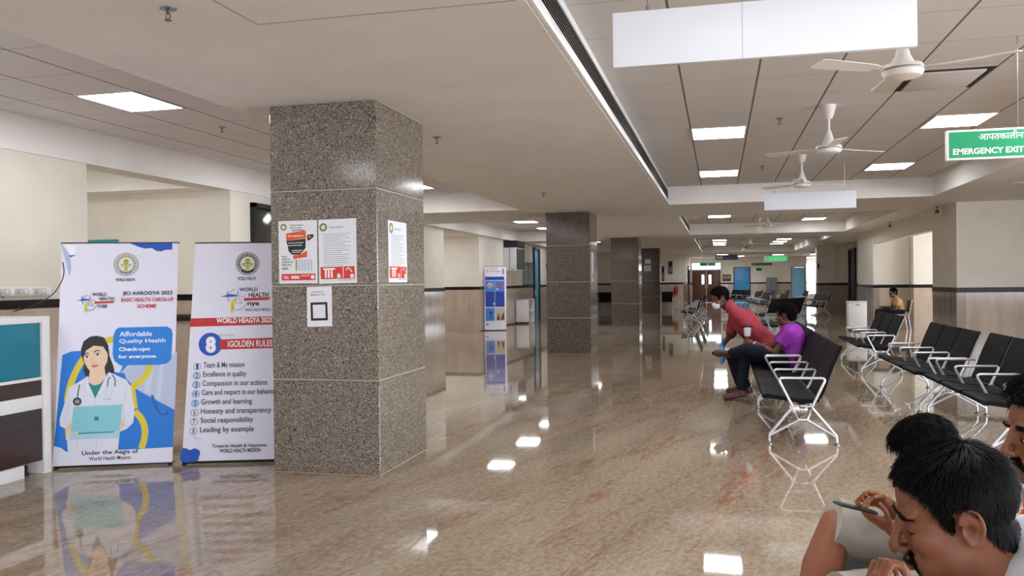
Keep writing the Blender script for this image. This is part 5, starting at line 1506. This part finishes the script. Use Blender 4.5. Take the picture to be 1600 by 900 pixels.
def collar(mb):
    nb = J['neck']; mb.tube([nb + Vector((-.005, 0, -.03)), nb + Vector((-.012, 0, .03))], [.082, .074], 18)
    mb.tube([nb + Vector((-.085, -.03, -.025)), nb + Vector((-.10, -.02, -.12))], [.02, .016], 8)
m2.cloth('orange_collar', collar, cloth_mat('orange_cotton', (240, 104, 20)), .006, 2, 0)
m2.trousers(JEANS); m2.shoes(BRN, SOLE)

# youth between them: dark cap of hair with a silver clip, shorts, phone
M3 = head_frame((.665, 3.065, .90), (-.85, .05, -.52))
J = VD(pel=(.92, 3.06, .52), mid=(.86, 3.06, .64), chest=(.80, 3.06, .75), neck=(.735, 3.06, .80), shR=(.78, 3.23, .76), shL=(.78, 2.89, .76),
         elR=(.68, 3.14, .62), wrR=(.515, 2.965, .765), elL=(.63, 2.86, .62), wrL=(.515, 2.845, .72),
         hipR=(.84, 3.15, .50), hipL=(.84, 2.98, .50), knR=(.375, 3.04, .665), knL=(.37, 2.78, .50), anR=(.235, 2.86, .30), anL=(.33, 2.80, .09), toR=(.09, 2.80, .24), toL=(.17, 2.78, .045))
def hands3(mb):
    mb.capsule([J['knR'], lerp(J['knR'], J['anR'], .35), lerp(J['knR'], J['anR'], .75)], [.053, .068, .05], 14)
    hand(mb, J['wrR'], Vector((-.85, -.3, .35)), Vector((.1, -.75, -.5)), 1, [1.35, 1.3, 1.2, 1.1], .85, .6)
    hand(mb, J['wrL'], Vector((-.9, -.12, .45)), Vector((0, .3, .95)), -1, [.9, .9, 1.0, 1.1], .85, .6)
m3 = Person('hunched youth in pale shorts looking at a phone, silver clip in dark hair', SKIN3, J, M3, .93, .0045, None, hands3, .82)
m3.hair([(-.2, -.095), (-.05, -.095), (-.035, -.05), (-.03, -.02), (.006, -.02), (.010, -.03), (.03, .0), (.06, .05), (.075, .068), (.2, .085)], .024, 2200, (-.03, 0, .12), .04, fade=.03, lift=.12, seed=8, jitter=.12)
m3.brows(80)
hm = m3.o.children[0].data
hit = BVHTree.FromPolygons([v.co.copy() for v in hm.vertices], [tuple(p.vertices) for p in hm.polygons]).ray_cast(CAMP, ray(1431, 676).normalized())
if hit[0] is not None:
    nn = hit[1] if hit[1].dot(CAMP - hit[0]) > 0 else -hit[1]
    ax = (CR * .5 - CU * .85); ax = (ax - nn * ax.dot(nn)).normalized()
    mb = MB(CHROME); mb.box(hit[0] + nn * .004, (.046, .012, .005), Matrix((ax, nn.cross(ax), nn)).transposed(), .002); mb.build('hair_clip', m3.o)
m3.shirt(cloth_mat('white_tee', (224, 228, 234)), .6, .018, .82, voxel=.008)
m3.trousers(cloth_mat('stone_shorts', (186, 181, 171)), .72, .008, .82, 'shorts', voxel=.007, it=6, wr=.003)
for q in 'RL':
    h, kn = J['hip' + q], J['kn' + q]; P, rad = [], []
    for k in range(22):
        t = .18 + .86 * k / 21; P.append(lerp(h, kn, t)); rad.append(.112 - .022 * t)
    P += [lerp(h, kn, 1.036), lerp(h, kn, 1.02), lerp(h, kn, .94)]; rad += [.086, .083, .080]
    mb = MB(MATS['stone_shorts']); mb.tube(P, rad, 40)
    for v in mb.bm.verts:
        c = h + (kn - h) * ((v.co - h).dot(kn - h) / (kn - h).length_squared); r = v.co - c
        if r.length > .02: v.co += r.normalized() * (.007 * noise.noise(v.co * 16) + .003 * noise.noise(v.co * 45))
    mb.build('short_leg', m3.o, 60)
m3.shoes(mat('sandal_dark', (40, 36, 34), .5), SOLE)
t = thing('phone', 'dark phone held in the hand of the hunched youth', 'phone', (.402, 2.795, .788)); ax = (Vector((.453, 2.803, .775)) - Vector((.353, 2.779, .80))).normalized(); lt = Vector((.1, 1, -.16)); lt = (lt - ax * lt.dot(ax)).normalized()
RM = Matrix((ax, lt, ax.cross(lt))).transposed()
MB(mat('phone_body', (40, 42, 46), .25)).box((0, 0, 0), (.118, .066, .008), RM, .003).build('phone_body', t); MB(mat('phone_screen', (20, 22, 26), .05)).box(RM @ Vector((0, 0, .0045)), (.110, .060, .001), RM).build('screen', t, None)

# man in purple, leg crossed, seated on the second bench
Y0 = 10.72
M4 = head_frame((.775, Y0, 1.055), (-.90, .38, -.12))
J = VD(pel=(.86, Y0, .56), mid=(.87, Y0, .70), chest=(.84, Y0, .82), neck=(.80, Y0, .92), shR=(.82, Y0 + .2, .86), shL=(.80, Y0 - .2, .86),
         elR=(.62, Y0 + .22, .66), wrR=(.40, Y0 + .18, .70), elL=(.63, Y0 - .22, .63), wrL=(.405, Y0 + .0, .715),
         hipR=(.80, Y0 + .10, .53), hipL=(.80, Y0 - .10, .53), knR=(.30, Y0 + .12, .56), knL=(.33, Y0 - .12, .66), anR=(.25, Y0 + .10, .10), anL=(.12, Y0 + .12, .58), toR=(.06, Y0 + .08, .05), toL=(-.04, Y0 + .02, .60))
def hands4(mb):
    hand(mb, J['wrL'], Vector((-.9, .3, .25)), Vector((-.1, .9, -.3)), 1, .5); hand(mb, J['wrR'], Vector((-.9, -.1, -.2)), Vector((0, 0, -1)), -1, .4)
m4 = Person('man in a purple polo shirt sitting with one leg crossed on the bench', SKIN2, J, M4, 1.06, .006, None, hands4, 1.14)
m4.hair(STD, .026, 900, fade=.03, seed=11); m4.brows(60); m4.moustache(120)
m4.shirt(cloth_mat('purple_polo', (158, 58, 178)), .62, .02, 1.17, voxel=.009, wr=.005, fr=10)
m4.trousers(JEANS, 1.93, .014, 1.05); m4.shoes(BRN, SOLE)
mb = MB(mat('watch_white', (222, 224, 226), .3)); d = (J['wrL'] - J['elL']).normalized(); mb.tube([J['wrL'] - d * .03, J['wrL'] - d * .008], [.033, .032], 16); mb.build('wristwatch', m4.o)

# masked man in red, leaning forward beyond him
Y1 = 11.25
M5 = head_frame((.005, Y1, 1.255), (-.90, -.30, -.38))
J = VD(pel=(.66, Y1, .56), mid=(.50, Y1, .74), chest=(.29, Y1, .97), neck=(.115, Y1, 1.165), shR=(.20, Y1 + .21, 1.08), shL=(.20, Y1 - .21, 1.08),
         elR=(.14, Y1 + .2, .78), wrR=(.05, Y1 + .10, .66), elL=(.335, Y1 - .27, .93), wrL=(.335, Y1 - .30, .745),
         hipR=(.62, Y1 + .10, .53), hipL=(.62, Y1 - .10, .53), knR=(.14, Y1 + .12, .52), knL=(.14, Y1 - .12, .52), anR=(.26, Y1 + .10, .10), anL=(.34, Y1 - .08, .10), toR=(.10, Y1 + .12, .05), toL=(.18, Y1 - .08, .05))
def hands5(mb):
    hand(mb, J['wrL'], Vector((-.15, .15, -.95)), Vector((.9, .2, 0)), 1, .5); hand(mb, J['wrR'], Vector((-.3, -.3, -.9)), Vector((.8, 0, -.2)), -1, .5)
m5 = Person('man in a red shirt and white face mask leaning forward beside the man in purple', SKIN2, J, M5, 1.05, .006, None, hands5, 1.14)
m5.hair(STD, .024, 900, fade=.03, seed=13); m5.brows(60)
m5.shirt(cloth_mat('red_cotton_shirt', (172, 66, 78)), 1.12, .026, 1.22, voxel=.009, wr=.010, fr=8)
m5.trousers(cloth_mat('navy_trousers', (28, 30, 42)), 1.93); m5.shoes(BRN, SOLE)
m5.cloth('collar', lambda mb: mb.tube([J['neck'] + Vector((.01, 0, -.02)), J['neck'] + Vector((-.025, 0, .035))], [.088, .078], 18), mat('dark_collar', (44, 30, 34), .8), .007, 2, 0)
def mask(mb):
    A = M5.to_3x3(); mb.ell(M5 @ (Vector((.062, 0, -.058)) * 1.05), (.064, .062, .058), A, 20); mb.ell(M5 @ (Vector((.098, 0, -.034)) * 1.05), (.03, .022, .022), A, 16)
mk = m5.cloth('face_mask', mask, mat('mask_white', (226, 234, 246), .7), .006, 2, 0)
mb = MB(mat('mask_white', (226, 234, 246), .7))
for k in (-1, 1): mb.tube([M5 @ (Vector(p) * 1.05) for p in ((.05, k * .062, -.035), (.015, k * .074, -.01), (-.02, k * .08, .018), (-.034, k * .084, .0))], .002, 6)
mb.build('ear_loops', mk)
mb = MB(mat('bandage_white', (224, 232, 240), .8)); mb.tube([lerp(J['elL'], J['wrL'], .2), lerp(J['elL'], J['wrL'], .5), lerp(J['elL'], J['wrL'], .78)], [.045, .042, .035], 16); mb.build('wrist_bandage', m5.o)
t = thing('carry_bag', 'small light blue bag hanging at the knee of the masked man', 'bag', (.02, Y1 - .05, .5)); mb = MB(); mb.ell((0, 0, .05), (.045, .09, .14), None, 16); me = remesh(mb, .012, 2); noise_disp(me, .012, 14); me.materials.append(mat('blue_bag_cloth', (96, 170, 226), .6)); link_mesh('bag_body', me, t); MB(mat('blue_strap', (40, 90, 170), .6)).tube(smooth_path([(0, -.06, .16), (.02, -.03, .24), (.02, .05, .24), (0, .06, .16)], 5), .008, 6).build('strap', t)

# man in tan in the recess
Y2 = 26.0
M6 = head_frame((4.80, Y2, 1.06), (-.93, -.3, -.1))
J = VD(pel=(4.98, Y2, .54), mid=(4.97, Y2, .68), chest=(4.92, Y2, .80), neck=(4.85, Y2, .90), shR=(4.88, Y2 + .19, .85), shL=(4.88, Y2 - .19, .85),
         elR=(4.80, Y2 + .22, .60), wrR=(4.58, Y2 + .12, .60), elL=(4.83, Y2 - .22, .60), wrL=(4.60, Y2 - .10, .60),
         hipR=(4.92, Y2 + .1, .53), hipL=(4.92, Y2 - .1, .53), knR=(4.42, Y2 + .14, .54), knL=(4.42, Y2 - .14, .54), anR=(4.36, Y2 + .14, .10), anL=(4.36, Y2 - .14, .10), toR=(4.2, Y2 + .16, .05), toL=(4.2, Y2 - .16, .05))
def hands6(mb):
    hand(mb, J['wrL'], Vector((-.9, .3, -.1)), Vector((0, 0, -1)), 1, .4); hand(mb, J['wrR'], Vector((-.9, -.3, -.1)), Vector((0, 0, -1)), -1, .4)
m6 = Person('man in a tan shirt sitting alone on a chair in the right wall recess', SKIN2, J, M6, 1.05, .009, None, hands6, 1.0)
m6.hair(STD, .022, 0, fade=.03); m6.shirt(cloth_mat('tan_shirt', (186, 148, 100)), .6, .02, voxel=.01); m6.trousers(cloth_mat('black_trousers', (22, 22, 26)), 1.93); m6.shoes(mat('black_leather', (26, 24, 24), .35), SOLE)
t = thing('file_bag', 'dark maroon bag lying in the lap of the man in tan', 'bag', (4.62, Y2, .66)); MB(mat('maroon_bag', (62, 30, 32), .5)).box((0, 0, 0), (.30, .34, .06), None, .02, 3).build('bag_body', t); MB(BLK).tube(smooth_path([(-.15, -.06, 0), (-.2, -.03, .03), (-.2, .03, .03), (-.15, .06, 0)], 4), .007, 6).build('handle', t)
